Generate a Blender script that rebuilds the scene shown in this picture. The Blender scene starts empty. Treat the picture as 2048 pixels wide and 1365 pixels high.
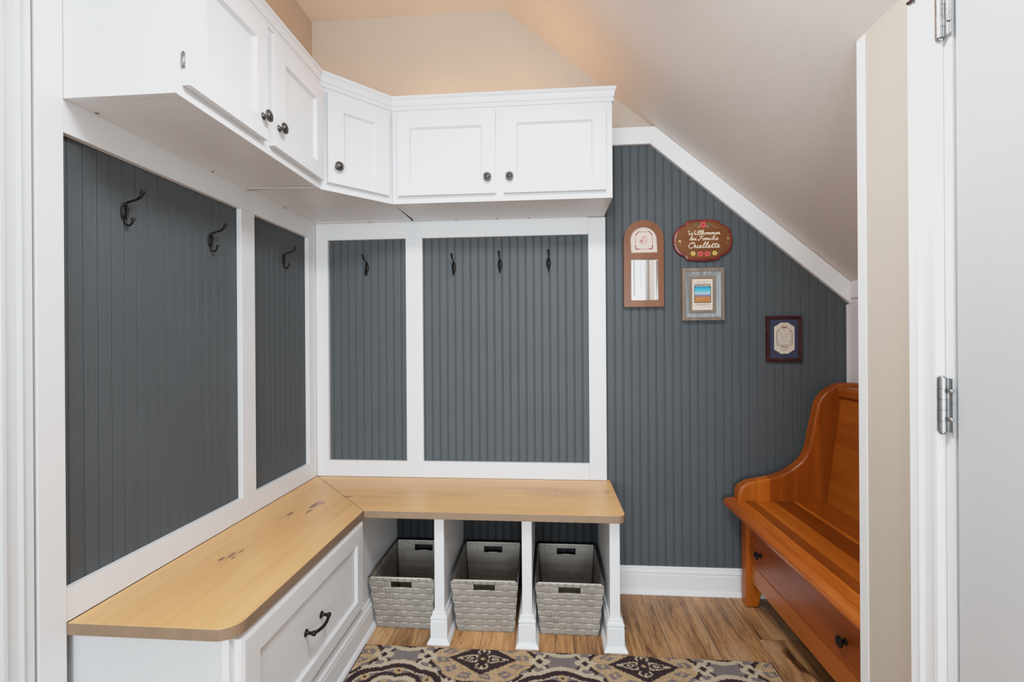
import bpy, bmesh, math, random
import numpy as np
from mathutils import Vector, Matrix

random.seed(7)
rng = np.random.default_rng(7)
scene = bpy.context.scene
COL = scene.collection
PI = math.pi

# ------------------------------------------------------------------ helpers
class MB:
    """Collects shapes in world coordinates; build() links them as ONE mesh object."""
    def __init__(s):
        s.bm = bmesh.new(); s.mi = 0; s.sm = False; s.M = None
    def _faces(s, faces):
        for f in faces:
            f.material_index = s.mi; f.smooth = s.sm
    def v(s, p):
        p = Vector(p)
        if s.M is not None: p = s.M @ p
        return s.bm.verts.new(p)
    def face(s, pts):
        f = s.bm.faces.new([s.v(p) for p in pts]); s._faces([f]); return f
    def box(s, x0, x1, y0, y1, z0, z1):
        p = [(x, y, z) for z in (z0, z1) for y in (y0, y1) for x in (x0, x1)]
        vs = [s.v(q) for q in p]
        fs = [s.bm.faces.new([vs[i] for i in q]) for q in
              ((0, 2, 3, 1), (4, 5, 7, 6), (0, 1, 5, 4), (2, 6, 7, 3), (0, 4, 6, 2), (1, 3, 7, 5))]
        s._faces(fs)
    def prism(s, poly, axis, a, b):
        """poly in the plane across axis: X -> (y,z), Y -> (x,z), Z -> (x,y)"""
        def P(q, t):
            return {'X': (t, q[0], q[1]), 'Y': (q[0], t, q[1]), 'Z': (q[0], q[1], t)}[axis]
        A = [s.v(P(q, a)) for q in poly]; B = [s.v(P(q, b)) for q in poly]
        fs = [s.bm.faces.new(A), s.bm.faces.new(B[::-1])]
        n = len(poly)
        for i in range(n):
            fs.append(s.bm.faces.new([A[i], B[i], B[(i + 1) % n], A[(i + 1) % n]]))
        s._faces(fs)
    def tube(s, pts, r, seg=10, closed=False, flat=1.0):
        pts = [Vector(p) for p in pts]; n = len(pts)
        R = r if isinstance(r, (list, tuple)) else [r] * n
        rings = []; up = None
        for i, p in enumerate(pts):
            if closed: t = pts[(i + 1) % n] - pts[i - 1]
            else: t = pts[min(i + 1, n - 1)] - pts[max(i - 1, 0)]
            t = t.normalized()
            if up is None:
                a = Vector((0, 0, 1)) if abs(t.z) < .9 else Vector((1, 0, 0))
                up = (a - t * a.dot(t)).normalized()
            else:
                up = (up - t * up.dot(t))
                up = up.normalized() if up.length > 1e-6 else t.orthogonal().normalized()
            sd = t.cross(up)
            rings.append([s.v(p + (up * math.cos(k * 2 * PI / seg) + sd * math.sin(k * 2 * PI / seg) * flat) * R[i]) for k in range(seg)])
        fs = []
        for i in range(n if closed else n - 1):
            a, b = rings[i], rings[(i + 1) % n]
            for k in range(seg):
                fs.append(s.bm.faces.new([a[k], a[(k + 1) % seg], b[(k + 1) % seg], b[k]]))
        if not closed:
            fs.append(s.bm.faces.new(rings[0][::-1])); fs.append(s.bm.faces.new(rings[-1]))
        s._faces(fs)
    def lathe(s, prof, org, axis, seg=24, squash=None):
        """prof: list of (radius, height along axis)"""
        org = Vector(org); ax = Vector(axis).normalized(); u = ax.orthogonal().normalized(); w = ax.cross(u)
        rings = []
        for r, h in prof:
            if r < 1e-6: rings.append([s.v(org + ax * h)])
            else: rings.append([s.v(org + ax * h + (u * math.cos(k * 2 * PI / seg) + w * math.sin(k * 2 * PI / seg)) * r) for k in range(seg)])
        fs = []
        for a, b in zip(rings, rings[1:]):
            if len(a) == 1 and len(b) == 1: continue
            for k in range(seg):
                k2 = (k + 1) % seg
                if len(a) == 1: fs.append(s.bm.faces.new([a[0], b[k2], b[k]]))
                elif len(b) == 1: fs.append(s.bm.faces.new([a[k], a[k2], b[0]]))
                else: fs.append(s.bm.faces.new([a[k], a[k2], b[k2], b[k]]))
        if len(rings[0]) > 1: fs.append(s.bm.faces.new(rings[0][::-1]))
        if len(rings[-1]) > 1: fs.append(s.bm.faces.new(rings[-1]))
        s._faces(fs)
    def sweep(s, prof, path, normals, close_ends=True):
        """prof: (offset along segment normal, z); path: plan points; normals: one per segment (mitred joints)."""
        n = len(path); cols = []
        for i in range(n):
            p = Vector((path[i][0], path[i][1]))
            n0 = Vector(normals[max(i - 1, 0)]); n1 = Vector(normals[min(i, n - 2)])
            m = (n0 + n1); m = m / (1 + n0.dot(n1))
            cols.append([s.v((p.x + m.x * d, p.y + m.y * d, z)) for d, z in prof])
        fs = []; k = len(prof)
        for a, b in zip(cols, cols[1:]):
            for j in range(k):
                fs.append(s.bm.faces.new([a[j], b[j], b[(j + 1) % k], a[(j + 1) % k]]))
        if close_ends:
            fs.append(s.bm.faces.new(cols[0])); fs.append(s.bm.faces.new(cols[-1][::-1]))
        s._faces(fs)
    def build(s, name, mat, parent=None, root=None, bevel=0, seg=2, smooth=False, fix=True):
        if fix: bmesh.ops.recalc_face_normals(s.bm, faces=s.bm.faces[:])
        if root is None and parent is not None:
            root = parent.get('_r', None)
        if root is not None:
            r = Vector(root)
            for v in s.bm.verts: v.co -= r
        me = bpy.data.meshes.new(name); s.bm.to_mesh(me); s.bm.free()
        for m in (mat if isinstance(mat, (list, tuple)) else [mat]): me.materials.append(m)
        o = bpy.data.objects.new(name, me); COL.objects.link(o)
        if parent is not None:
            o.parent = parent
            if parent.get('_r', None) is not None: o['_r'] = list(parent['_r'])
        if smooth:
            for p in me.polygons: p.use_smooth = True
        if bevel:
            b = o.modifiers.new('bevel', 'BEVEL'); b.width = bevel; b.segments = seg
            b.limit_method = 'ANGLE'; b.angle_limit = math.radians(35); b.harden_normals = False
        return o

def tag(o, label=None, cat=None, group=None, kind=None):
    if label: o['label'] = label
    if cat: o['category'] = cat
    if group: o['group'] = group
    if kind: o['kind'] = kind
    return o
def thing(name, loc, label=None, cat=None, group=None, kind=None):
    o = bpy.data.objects.new(name, None); COL.objects.link(o)
    o.location = loc; o.empty_display_size = .05; o['_r'] = list(loc)
    return tag(o, label, cat, group, kind)
def copy_tree(o, parent=None):
    c = o.copy(); COL.objects.link(c); c.parent = parent
    for ch in list(o.children): copy_tree(ch, c)
    return c
def spline(pts, n=8, closed=False):
    """Catmull-Rom through points."""
    P = [np.array(p, float) for p in pts]; out = []
    m = len(P)
    for i in range(m if closed else m - 1):
        if closed: a, b, c, d = P[i - 1], P[i], P[(i + 1) % m], P[(i + 2) % m]
        else:
            b, c = P[i], P[i + 1]; a = P[i - 1] if i > 0 else 2 * b - c; d = P[i + 2] if i + 2 < m else 2 * c - b
        for k in range(n):
            t = k / n
            out.append(tuple(.5 * ((2 * b) + (c - a) * t + (2 * a - 5 * b + 4 * c - d) * t * t + (3 * b - a - 3 * c + d) * t ** 3)))
    if not closed: out.append(tuple(P[-1]))
    return out
def arc(cx, cy, r, a0, a1, n):
    return [(cx + r * math.cos(a0 + (a1 - a0) * i / n), cy + r * math.sin(a0 + (a1 - a0) * i / n)) for i in range(n + 1)]

# ------------------------------------------------------------------ materials
def srgb(r, g, b):
    f = lambda c: (c / 255) / 12.92 if c / 255 <= .04045 else ((c / 255 + .055) / 1.055) ** 2.4
    return (f(r), f(g), f(b), 1)
class NT:
    def __init__(s, name):
        m = bpy.data.materials.new(name); m.use_nodes = True
        s.m = m; s.t = m.node_tree; s.b = s.t.nodes['Principled BSDF']
    def n(s, typ, **kw):
        o = s.t.nodes.new(typ)
        for k, v in kw.items():
            if k in o.inputs.keys() if isinstance(k, str) else False: s.set(o.inputs[k], v)
            else: setattr(o, k, v)
        return o
    def set(s, sock, v):
        if isinstance(v, bpy.types.NodeSocket): s.t.links.new(v, sock)
        else: sock.default_value = v
    def link(s, a, b): s.t.links.new(a, b)
    def math(s, op, a, b=None, c=None):
        o = s.t.nodes.new('ShaderNodeMath'); o.operation = op
        s.set(o.inputs[0], a)
        if b is not None: s.set(o.inputs[1], b)
        if c is not None: s.set(o.inputs[2], c)
        return o.outputs[0]
    def noise(s, vec, scale, detail=3, rough=.5, dist=0):
        o = s.t.nodes.new('ShaderNodeTexNoise')
        s.set(o.inputs['Vector'], vec); s.set(o.inputs['Scale'], scale); s.set(o.inputs['Detail'], detail)
        s.set(o.inputs['Roughness'], rough); s.set(o.inputs['Distortion'], dist)
        return o.outputs['Fac']
    def ramp(s, fac, stops, interp='LINEAR'):
        o = s.t.nodes.new('ShaderNodeValToRGB'); o.color_ramp.interpolation = interp
        el = o.color_ramp.elements
        while len(el) > 1: el.remove(el[-1])
        el[0].position = stops[0][0]; el[0].color = stops[0][1]
        for p, c in stops[1:]:
            e = el.new(p); e.color = c
        s.set(o.inputs['Fac'], fac); return o.outputs['Color']
    def mix(s, fac, a, b, mode='MIX'):
        o = s.t.nodes.new('ShaderNodeMix'); o.data_type = 'RGBA'; o.blend_type = mode
        s.set(o.inputs[0], fac); s.set(o.inputs[6], a); s.set(o.inputs[7], b)
        return o.outputs[2]
    def pos(s, scale=(1, 1, 1), obj=False, off=(0, 0, 0)):
        if obj: src = s.t.nodes.new('ShaderNodeTexCoord').outputs['Object']
        else: src = s.t.nodes.new('ShaderNodeNewGeometry').outputs['Position']
        mp = s.t.nodes.new('ShaderNodeMapping'); s.link(src, mp.inputs['Vector'])
        mp.inputs['Scale'].default_value = scale; mp.inputs['Location'].default_value = off
        return mp.outputs['Vector']
    def bump(s, h, strength=.2, dist=.002):
        o = s.t.nodes.new('ShaderNodeBump'); s.set(o.inputs['Height'], h)
        o.inputs['Strength'].default_value = strength; o.inputs['Distance'].default_value = dist
        s.link(o.outputs['Normal'], s.b.inputs['Normal'])
    def out(s, col=None, rough=None, metal=None, spec=None):
        for k, v in (('Base Color', col), ('Roughness', rough), ('Metallic', metal), ('Specular IOR Level', spec)):
            if v is not None: s.set(s.b.inputs[k], v)
        return s.m

def m_plain(name, col, rough=.5, metal=0., var=.04, nscale=12, bump=0, bscale=200, spec=.5):
    t = NT(name); f = t.noise(t.pos(), nscale, 2)
    a = tuple(min(1, c * (1 - var)) for c in col[:3]) + (1,); b = tuple(min(1, c * (1 + var)) for c in col[:3]) + (1,)
    c = t.ramp(f, [(.3, a), (.7, b)])
    if bump: t.bump(t.noise(t.pos(), bscale, 2), bump, .001)
    return t.out(c, rough, metal, spec)

def m_wood(name, dark, mid, light, axis, scale=1., rough=.38, bands=None, spots=None, obj=False, figure=.5, bump=.08, spec=.5):
    """grain runs along axis; bands: (coordinate index, [(pos,colour)...], lo, hi); spots: (x,y,rx,ry,strength)"""
    t = NT(name)
    st = {'X': (.06, 1, 1), 'Y': (1, .06, 1), 'Z': (1, 1, .06)}[axis]
    p = t.pos(tuple(c * 26 * scale for c in st), obj)
    p2 = t.pos(tuple(c * 150 * scale for c in st), obj)
    p3 = t.pos(tuple(c * 6 * scale for c in (.35 if axis == 'X' else 1, .35 if axis == 'Y' else 1, .35 if axis == 'Z' else 1)), obj)
    n1 = t.noise(p, 1, 4, .55, .4); n2 = t.noise(p2, 1, 3, .6); n3 = t.noise(p3, 1, 3, .5, .6)
    f = t.math('ADD', t.math('MULTIPLY', n1, .5), t.math('ADD', t.math('MULTIPLY', n2, .22), t.math('MULTIPLY', n3, .28)))
    col = t.ramp(f, [(.5 - .22 * figure / .5, dark), (.5, mid), (.5 + .2 * figure / .5, light)])
    if bands:
        idx, stops, lo, hi = bands
        sep = t.t.nodes.new('ShaderNodeSeparateXYZ'); t.link(t.pos((1, 1, 1), obj), sep.inputs[0])
        g = t.math('DIVIDE', t.math('SUBTRACT', sep.outputs[idx], lo), hi - lo)
        bc = t.ramp(g, stops, 'CONSTANT')
        col = t.mix(1., col, bc, 'MULTIPLY')
    if spots:
        sep = t.t.nodes.new('ShaderNodeSeparateXYZ'); t.link(t.pos(), sep.inputs[0])
        wob = t.math('MULTIPLY', t.math('SUBTRACT', t.noise(t.pos((1, 1, 1)), 60, 3), .5), .9)
        tot = None
        for x, y, rx, ry, k, sc in spots:
            dx = t.math('DIVIDE', t.math('SUBTRACT', sep.outputs[0], x), rx)
            dy = t.math('DIVIDE', t.math('SUBTRACT', sep.outputs[1], y), ry)
            d = t.math('SQRT', t.math('ADD', t.math('MULTIPLY', dx, dx), t.math('MULTIPLY', dy, dy)))
            d = t.math('ADD', d, wob)
            w = t.math('MULTIPLY', t.math('MAXIMUM', t.math('SUBTRACT', 1.0, d), 0.0), k * 2)
            w = t.math('MINIMUM', w, k)
            w.node.label = 'spot'
            col = t.mix(w, col, sc)
    t.bump(n2, bump, .0006)
    return t.out(col, rough, spec=spec)

WHITE = (.80, .80, .80, 1)
M = {}
M['white'] = m_plain('white_paint', (.735, .74, .75), .38, var=.015, nscale=5)
M['trimwhite'] = m_plain('white_trim_paint', (.78, .785, .79), .42, var=.015, nscale=4)
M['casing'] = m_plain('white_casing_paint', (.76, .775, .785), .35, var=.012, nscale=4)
M['casing_shade'] = m_plain('shade_toned_white_paint', (.60, .62, .63), .35, var=.012, nscale=4)  # white paint darkened to stand for shade on casing and base cabinet
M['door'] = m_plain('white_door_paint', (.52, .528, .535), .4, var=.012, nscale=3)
M['trim_lit'] = m_plain('white_trim_paint_lit', (.90, .90, .90), .45, var=.015, nscale=4)  # trim white raised to imitate light falling on the sloped trim
M['knee'] = m_plain('white_knee_wall_paint', (.74, .71, .70), .45, var=.015, nscale=4)
M['dark_metal'] = m_plain('dark_bronze_metal', (.018, .016, .015), .42, .7, var=.25, nscale=80)
M['pewter'] = m_plain('aged_pewter_metal', (.085, .082, .078), .36, .9, var=.35, nscale=90)
M['steel'] = m_plain('brushed_steel', (.42, .42, .42), .32, 1., var=.2, nscale=60)
M['screw'] = m_plain('screw_zinc', (.22, .22, .21), .4, .8, var=.2, nscale=100)
M['black_gap'] = m_plain('painted_gap_shade', (.03, .03, .03), .8)  # dark colour standing for the shade inside the cabinet gaps
M['brown_rubber'] = m_plain('brown_rubber', (.075, .038, .032), .6)
def m_wall(name, col):
    t = NT(name); n = t.noise(t.pos(), 260, 3); n0 = t.noise(t.pos(), 3, 2)
    c = t.ramp(n0, [(.3, tuple(x * .98 for x in col) + (1,)), (.7, tuple(min(1, x * 1.02) for x in col) + (1,))])
    t.bump(n, .22, .0015); return t.out(c, .8, spec=.25)
M['wall'] = m_wall('greige_wall_paint', (.50, .43, .355))
M['ceil'] = m_wall('greige_ceiling_paint', (.74, .685, .64))
def m_bead():
    t = NT('slate_beadboard_paint'); n0 = t.noise(t.pos(), 4, 2); n = t.noise(t.pos((900, 900, 60)), 1, 2)
    c = t.ramp(n0, [(.3, (.077, .086, .092, 1)), (.7, (.084, .094, .100, 1))])
    t.bump(n, .05, .0004); return t.out(c, .55, spec=.22)
M['bead'] = m_bead()

def m_floor():
    t = NT('brown_oak_plank_floor')
    W = .1725; X0 = 1.53
    sep = t.t.nodes.new('ShaderNodeSeparateXYZ'); t.link(t.pos(), sep.inputs[0])
    x, y = sep.outputs[0], sep.outputs[1]
    u = t.math('DIVIDE', t.math('SUBTRACT', x, X0), W)
    i = t.math('FLOOR', u); fu = t.math('SUBTRACT', u, i)
    wn = t.t.nodes.new('ShaderNodeTexWhiteNoise'); wn.noise_dimensions = '1D'; t.link(i, wn.inputs['W'])
    ry = wn.outputs['Value']
    v = t.math('ADD', t.math('DIVIDE', t.math('ADD', y, .307 - 1.2 * 2), 1.2), t.math('MULTIPLY', t.math('SUBTRACT', 1.0, t.math('COMPARE', i, 2.0, .1)), t.math('ADD', .3, t.math('MULTIPLY', .12, t.math('MODULO', t.math('ADD', i, 30.), 3.)))))
    j = t.math('FLOOR', v); fv = t.math('SUBTRACT', v, j)
    wn2 = t.t.nodes.new('ShaderNodeTexWhiteNoise'); wn2.noise_dimensions = '2D'
    cb = t.t.nodes.new('ShaderNodeCombineXYZ'); t.link(i, cb.inputs[0]); t.link(j, cb.inputs[1]); t.link(cb.outputs[0], wn2.inputs['Vector'])
    r = wn2.outputs['Value']
    # grain coordinates, shifted per plank
    c2 = t.t.nodes.new('ShaderNodeCombineXYZ')
    t.link(x, c2.inputs[0]); t.link(t.math('ADD', t.math('MULTIPLY', y, .07), t.math('MULTIPLY', r, 13.)), c2.inputs[1]); t.link(t.math('MULTIPLY', r, 7.), c2.inputs[2])
    c3 = t.t.nodes.new('ShaderNodeCombineXYZ')
    t.link(x, c3.inputs[0]); t.link(t.math('ADD', t.math('MULTIPLY', y, .22), t.math('MULTIPLY', r, 9.)), c3.inputs[1]); t.link(t.math('MULTIPLY', r, 5.), c3.inputs[2])
    g1 = t.noise(c2.outputs[0], 45, 4, .6, .5); g2 = t.noise(c2.outputs[0], 260, 3, .6); k1 = t.noise(c3.outputs[0], 21, 4, .6, 1.0); k2 = t.noise(c3.outputs[0], 7, 2, .5, .3)
    f = t.math('ADD', t.math('MULTIPLY', g1, .40), t.math('ADD', t.math('MULTIPLY', g2, .30), t.math('MULTIPLY', k2, .30)))
    f = t.math('ADD', f, t.math('MULTIPLY', t.math('SUBTRACT', r, .5), .12))
    col = t.ramp(f, [(.33, (.10, .052, .024, 1)), (.43, (.31, .155, .062, 1)), (.54, (.55, .285, .118, 1)), (.66, (.72, .42, .20, 1))])
    gy = t.math('MULTIPLY', t.math('MAXIMUM', t.math('SUBTRACT', k2, .5), 0.), 2.6)
    col = t.mix(gy, col, (.40, .29, .195, 1))
    kn = t.ramp(k1, [(.0, (1, 1, 1, 1)), (.60, (1, 1, 1, 1)), (.68, (.42, .33, .26, 1)), (.75, (.16, .11, .08, 1))])
    col = t.mix(1., col, kn, 'MULTIPLY')
    e = t.math('MINIMUM', fu, t.math('SUBTRACT', 1.0, fu))
    ev = t.math('MULTIPLY', t.math('MINIMUM', fv, t.math('SUBTRACT', 1.0, fv)), 1.2 / W)
    seam = t.math('LESS_THAN', t.math('MINIMUM', e, ev), .0085)
    col = t.mix(t.math('MULTIPLY', seam, .7), col, (.06, .035, .02, 1))
    t.bump(t.math('SUBTRACT', g2, seam), .12, .001)
    return t.out(col, .42)
M['floor'] = m_floor()

oak = ((.56, .28, .11, 1), (.73, .385, .155, 1), (.80, .46, .205, 1))
KN = (.13, .065, .04, 1); KP = (.36, .19, .12, 1)
M['oak_y'] = m_wood('light_oak_grain_along', *oak, 'Y', rough=.4, figure=.55, spots=[
    (.205, -.386, .018, .055, .75, KP), (.20, -.398, .008, .040, .9, KN), (.222, -.372, .006, .022, .8, KN), (.157, -.488, .009, .028, .85, KN),
    (.150, -.52, .012, .05, .4, KP), (.213, -.462, .008, .028, .8, KN), (.163, -.822, .016, .055, .35, KP),
    (.153, -.838, .006, .018, .85, KN), (.166, -.815, .006, .022, .8, KN), (.178, -.79, .005, .018, .75, KN), (.182, -.83, .005, .013, .7, KN)])
M['oak_x'] = m_wood('light_oak_grain_across', *oak, 'X', rough=.4, figure=.55, spots=[
    (1.14, -.195, .19, .065, .42, (.40, .215, .135, 1)), (.70, -.245, .14, .018, .45, KP), (.50, -.24, .12, .025, .3, KP), (.285, -.292, .02, .007, .9, KN),
    (1.335, -.17, .02, .03, .5, KP), (1.13, -.17, .008, .006, .6, KN), (1.0, -.15, .2, .02, .3, KP)])
M['oak_edge_shaded'] = m_plain('oak_edge_shaded', (.235, .155, .095), .5, var=.08, nscale=30)  # worktop edges darkened, their shading painted into the colour
cher = ((.20, .038, .004, 1), (.335, .078, .007, 1), (.46, .130, .014, 1))
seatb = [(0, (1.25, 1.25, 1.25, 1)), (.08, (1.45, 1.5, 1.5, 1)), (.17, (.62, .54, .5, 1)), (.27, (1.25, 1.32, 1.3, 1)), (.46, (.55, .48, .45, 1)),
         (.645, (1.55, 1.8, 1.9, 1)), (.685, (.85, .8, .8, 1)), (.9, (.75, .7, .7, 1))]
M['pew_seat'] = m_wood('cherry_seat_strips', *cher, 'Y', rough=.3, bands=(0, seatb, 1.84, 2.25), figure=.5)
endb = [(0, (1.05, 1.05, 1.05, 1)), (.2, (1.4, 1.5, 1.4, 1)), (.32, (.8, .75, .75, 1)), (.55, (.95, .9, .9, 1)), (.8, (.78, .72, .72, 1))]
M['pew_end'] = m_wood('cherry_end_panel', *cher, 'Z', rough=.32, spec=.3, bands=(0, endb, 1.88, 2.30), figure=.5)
M['pew_y'] = m_wood('cherry_lengthwise', *cher, 'Y', rough=.3, figure=.55)
drw = ((.26, .055, .008, 1), (.36, .078, .011, 1), (.43, .10, .014, 1))
M['pew_drawer'] = m_wood('cherry_drawer_front', *drw, 'Y', rough=.3, spec=.3, figure=.45)
M['pew_apron'] = m_wood('cherry_apron', (.30, .072, .010, 1), (.42, .110, .015, 1), (.50, .145, .02, 1), 'Y', rough=.3, spec=.3, figure=.45)
M['frame_wood'] = m_wood('honey_maple_frame', (.11, .032, .007, 1), (.18, .054, .011, 1), (.24, .078, .017, 1), 'Z', rough=.32, figure=.5)
M['plaque_face'] = m_wood('plaque_walnut', (.10, .030, .007, 1), (.155, .050, .011, 1), (.22, .078, .016, 1), 'X', rough=.3, figure=.5, scale=1.6)
M['plaque_rim'] = m_plain('plaque_red_rim', (.17, .022, .018), .3, var=.2, nscale=30)
M['mahogany'] = m_plain('dark_mahogany', (.045, .011, .010), .25, var=.35, nscale=40)
M['barn'] = m_wood('weathered_barnwood', (.09, .06, .042, 1), (.20, .145, .108, 1), (.34, .265, .205, 1), 'Z', rough=.8, figure=.75, scale=2.5, bump=.4)
M['barn_grey'] = m_wood('weathered_grey_paint', (.08, .07, .06, 1), (.28, .295, .30, 1), (.50, .54, .56, 1), 'Z', rough=.8, figure=.6, scale=3, bump=.4)
M['mirror'] = m_plain('mirror_glass', (.93, .95, .95), .015, 1., var=0.)
def flat(n, r, g, b, rough=.7): 
    return m_plain(n, srgb(r, g, b)[:3], rough, var=.06, nscale=300)
M['linen'] = flat('cream_linen', 226, 205, 186); M['stitch_red'] = flat('red_thread', 150, 40, 62); M['stitch_pink'] = flat('pink_thread', 214, 130, 130)
M['lettering'] = flat('cream_lettering', 248, 222, 196); M['rose'] = flat('rose_paint', 205, 75, 70); M['rose_d'] = flat('deep_rose_paint', 150, 35, 40)
M['yellow'] = flat('yellow_paint', 222, 180, 95); M['leaf'] = flat('green_paint', 82, 92, 62); M['vine'] = flat('vine_paint', 150, 132, 80)
M['paper'] = flat('cream_paper', 226, 208, 188); M['ink'] = flat('dark_ink', 40, 38, 34); M['inkgrey'] = flat('grey_ink', 120, 116, 108); M['inkred'] = flat('brown_ink', 150, 105, 90)
M['mat_cream'] = flat('cream_mat', 214, 200, 182); M['st_teal'] = flat('teal_thread', 88, 98, 98); M['st_maroon'] = flat('maroon_thread', 110, 50, 56); M['st_text'] = flat('grey_thread', 105, 108, 122)
def m_mat_blue():
    t = NT('blue_speckled_mat'); n = t.noise(t.pos(), 420, 3, .7)
    return t.out(t.ramp(n, [(.35, srgb(34, 40, 58)), (.55, srgb(50, 57, 82)), (.72, srgb(84, 88, 118))]), .7)
M['mat_blue'] = m_mat_blue()
def m_scape():
    t = NT('landscape_print'); sep = t.t.nodes.new('ShaderNodeSeparateXYZ'); t.link(t.pos(), sep.inputs[0])
    z = t.math('ADD', t.math('DIVIDE', t.math('SUBTRACT', sep.outputs[2], 1.2885), .069), t.math('MULTIPLY', t.math('SUBTRACT', t.noise(t.pos((55, 1, 10)), 1, 3), .5), .16))
    sky = t.ramp(z, [(.0, srgb(70, 60, 40)), (.36, srgb(110, 105, 130)), (.50, srgb(125, 128, 158)), (.56, srgb(190, 205, 225)), (.64, srgb(120, 190, 215)), (.85, srgb(40, 165, 205)), (1., srgb(20, 150, 195))])
    n = t.noise(t.pos((260, 1, 420)), 1, 4, .7, 1.2)
    gr = t.ramp(n, [(.35, srgb(95, 55, 25)), (.46, srgb(165, 95, 40)), (.56, srgb(205, 130, 65)), (.68, srgb(225, 190, 120))])
    return t.out(t.mix(t.math('LESS_THAN', z, .37), sky, gr), .6)
M['scape'] = m_scape()
def m_weave():
    t = NT('woven_grey_strap'); uv = t.t.nodes.new('ShaderNodeUVMap').outputs['UV']
    sep = t.t.nodes.new('ShaderNodeSeparateXYZ'); t.link(uv, sep.inputs[0])
    v = t.math('ADD', sep.outputs[1], t.math('MULTIPLY', t.math('SUBTRACT', t.noise(t.pos(), 70, 2), .5), .10))
    e = t.math('MINIMUM', v, t.math('SUBTRACT', 1.0, v))
    n = t.noise(t.pos((1400, 1400, 1400)), 1, 2); n2 = t.noise(t.pos(), 14, 2)
    base = t.ramp(t.math('ADD', t.math('MULTIPLY', n, .6), t.math('MULTIPLY', n2, .4)), [(.36, (.22, .19, .16, 1)), (.64, (.37, .33, .285, 1))])
    edge = t.math('LESS_THAN', e, .05)
    col = t.mix(t.math('MULTIPLY', edge, .8), base, (.62, .575, .51, 1))
    t.bump(n, .3, .0008); return t.out(col, .85, spec=.2)
M['weave'] = m_weave()
M['wire'] = m_plain('dark_basket_frame', (.055, .056, .058), .5, .3, var=.2)
def m_rug():
    t = NT('patterned_rug_pile'); a = t.t.nodes.new('ShaderNodeVertexColor'); a.layer_name = 'pattern'
    n = t.noise(t.pos(), 900, 2, .7)
    col = t.mix(1., a.outputs['Color'], t.ramp(n, [(.3, (.62, .62, .62, 1)), (.7, (1.3, 1.3, 1.3, 1))]), 'MULTIPLY')
    t.bump(n, .6, .003); return t.out(col, .95, spec=.1)
M['rug'] = m_rug()
M['binding'] = flat('dark_rug_binding', 62, 54, 50, .9)

# ------------------------------------------------------------------ room shell
CZ = 2.6376; AX = .911; SL = -.856; KX = 2.392; RX = 1.842
slope = lambda x: CZ + SL * (x - AX)
def struct(o): o['kind'] = 'structure'; return o

m = MB(); m.box(-.15, 2.6, -3.0, .06, -.05, 0); struct(m.build('floor', M['floor']))
m = MB()
m.prism([(-.1, CZ), (AX, CZ), (2.46, slope(2.46)), (2.46, slope(2.46) + .09), (AX + .03, CZ + .09), (-.1, CZ + .09)], 'Y', -1.07, .06)
m.box(-.1, 2.1, -3.0, -1.07, CZ, CZ + .09)
struct(m.build('ceiling', M['ceil']))
# back wall with beadboard
wb = MB(); wb.prism([(-.1, 0), (2.46, 0), (2.46, slope(2.46)), (AX, CZ), (-.1, CZ)], 'Y', .004, .06)
wb = struct(wb.build('wall_back', M['wall']))
def bead_profile(a, b, first):
    """breakpoints (position, depth) of double-grooved bead board between a and b"""
    per = .0361; pts = [(a, 0.)]
    k = math.ceil((a - first) / per - .2)
    while True:
        c = first + k * per; k += 1
        if c + .005 > b: break
        if c - .005 < a: continue
        for d, h in ((-.0047, 0), (-.0036, .0024), (-.0024, .0016), (-.0012, .0003), (0, 0), (.0012, .0003), (.0024, .0016), (.0036, .0024), (.0047, 0)):
            pts.append((c + d, h))
    pts.append((b, 0.)); return pts
def bead_panel(axis, a, b, first, z0, ztop):
    m = MB(); P = bead_profile(a, b, first)
    V = []
    for q, d in P:
        p = (lambda z: (q, d, z)) if axis == 'X' else (lambda z: (-d, q, z))
        V.append((m.v(p(z0)), m.v(p(ztop(q)))))
    for (a0, a1), (b0, b1) in zip(V, V[1:]): m._faces([m.bm.faces.new([a0, b0, b1, a1])])
    return m
btop = lambda x: min(2.03, slope(x) - .045) if x > 1.3 else 1.9
m = bead_panel('X', .001, KX - .001, 1.143, .0, btop); m.build('beadboard', M['bead'], wb)
M['bead_shade'] = m_plain('shaded_beadboard_paint', (.018, .019, .020), .6, var=.08, nscale=4, spec=.2)  # bead board colour darkened to stand for shadow in the cubbies
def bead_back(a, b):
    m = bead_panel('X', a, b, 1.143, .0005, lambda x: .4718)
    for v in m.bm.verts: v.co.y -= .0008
    m.build('beadboard', M['bead_shade'], wb)  # thin overlay carrying the cubby shadow in its colour
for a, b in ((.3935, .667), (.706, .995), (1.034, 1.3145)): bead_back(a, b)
# left wall
wl = MB(); wl.box(-.1, -.004, -1.27, .004, 0, CZ); wl.box(-.1, -.004, -3.0, -2.1, 0, CZ); wl.box(-.1, -.004, -2.1, -1.27, 2.06, CZ)
wl = struct(wl.build('wall_left', M['wall']))
m = bead_panel('Y', -1.16, -.001, -1.023, 0., lambda y: 1.9); m.build('beadboard', M['bead'], wl)
# right wall (return wall at the nook, then the wall that holds the door)
m = MB()
m.prism([(RX, 0), (1.96, 0), (1.96, slope(1.96)), (RX, slope(RX))], 'Y', -1.07, -.936)
m.box(RX, 1.96, -1.1762, -1.07, 0, CZ); m.box(RX, 1.96, -2.06, -1.1762, 2.05, CZ); m.box(RX, 1.96, -3.0, -2.06, 0, CZ)
m.prism([(1.96, 0), (2.45, 0), (2.45, slope(2.45)), (1.96, slope(1.96))], 'Y', -1.06, -.936)
struct(m.build('wall_right', M['wall']))
m = MB(); m.box(KX, 2.46, -.936, .004, 0, slope(KX)); m.box(KX - .006, KX, -.934, -.001, 1.297, slope(KX) - .002)
struct(m.build('wall_knee', M['knee']))

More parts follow.
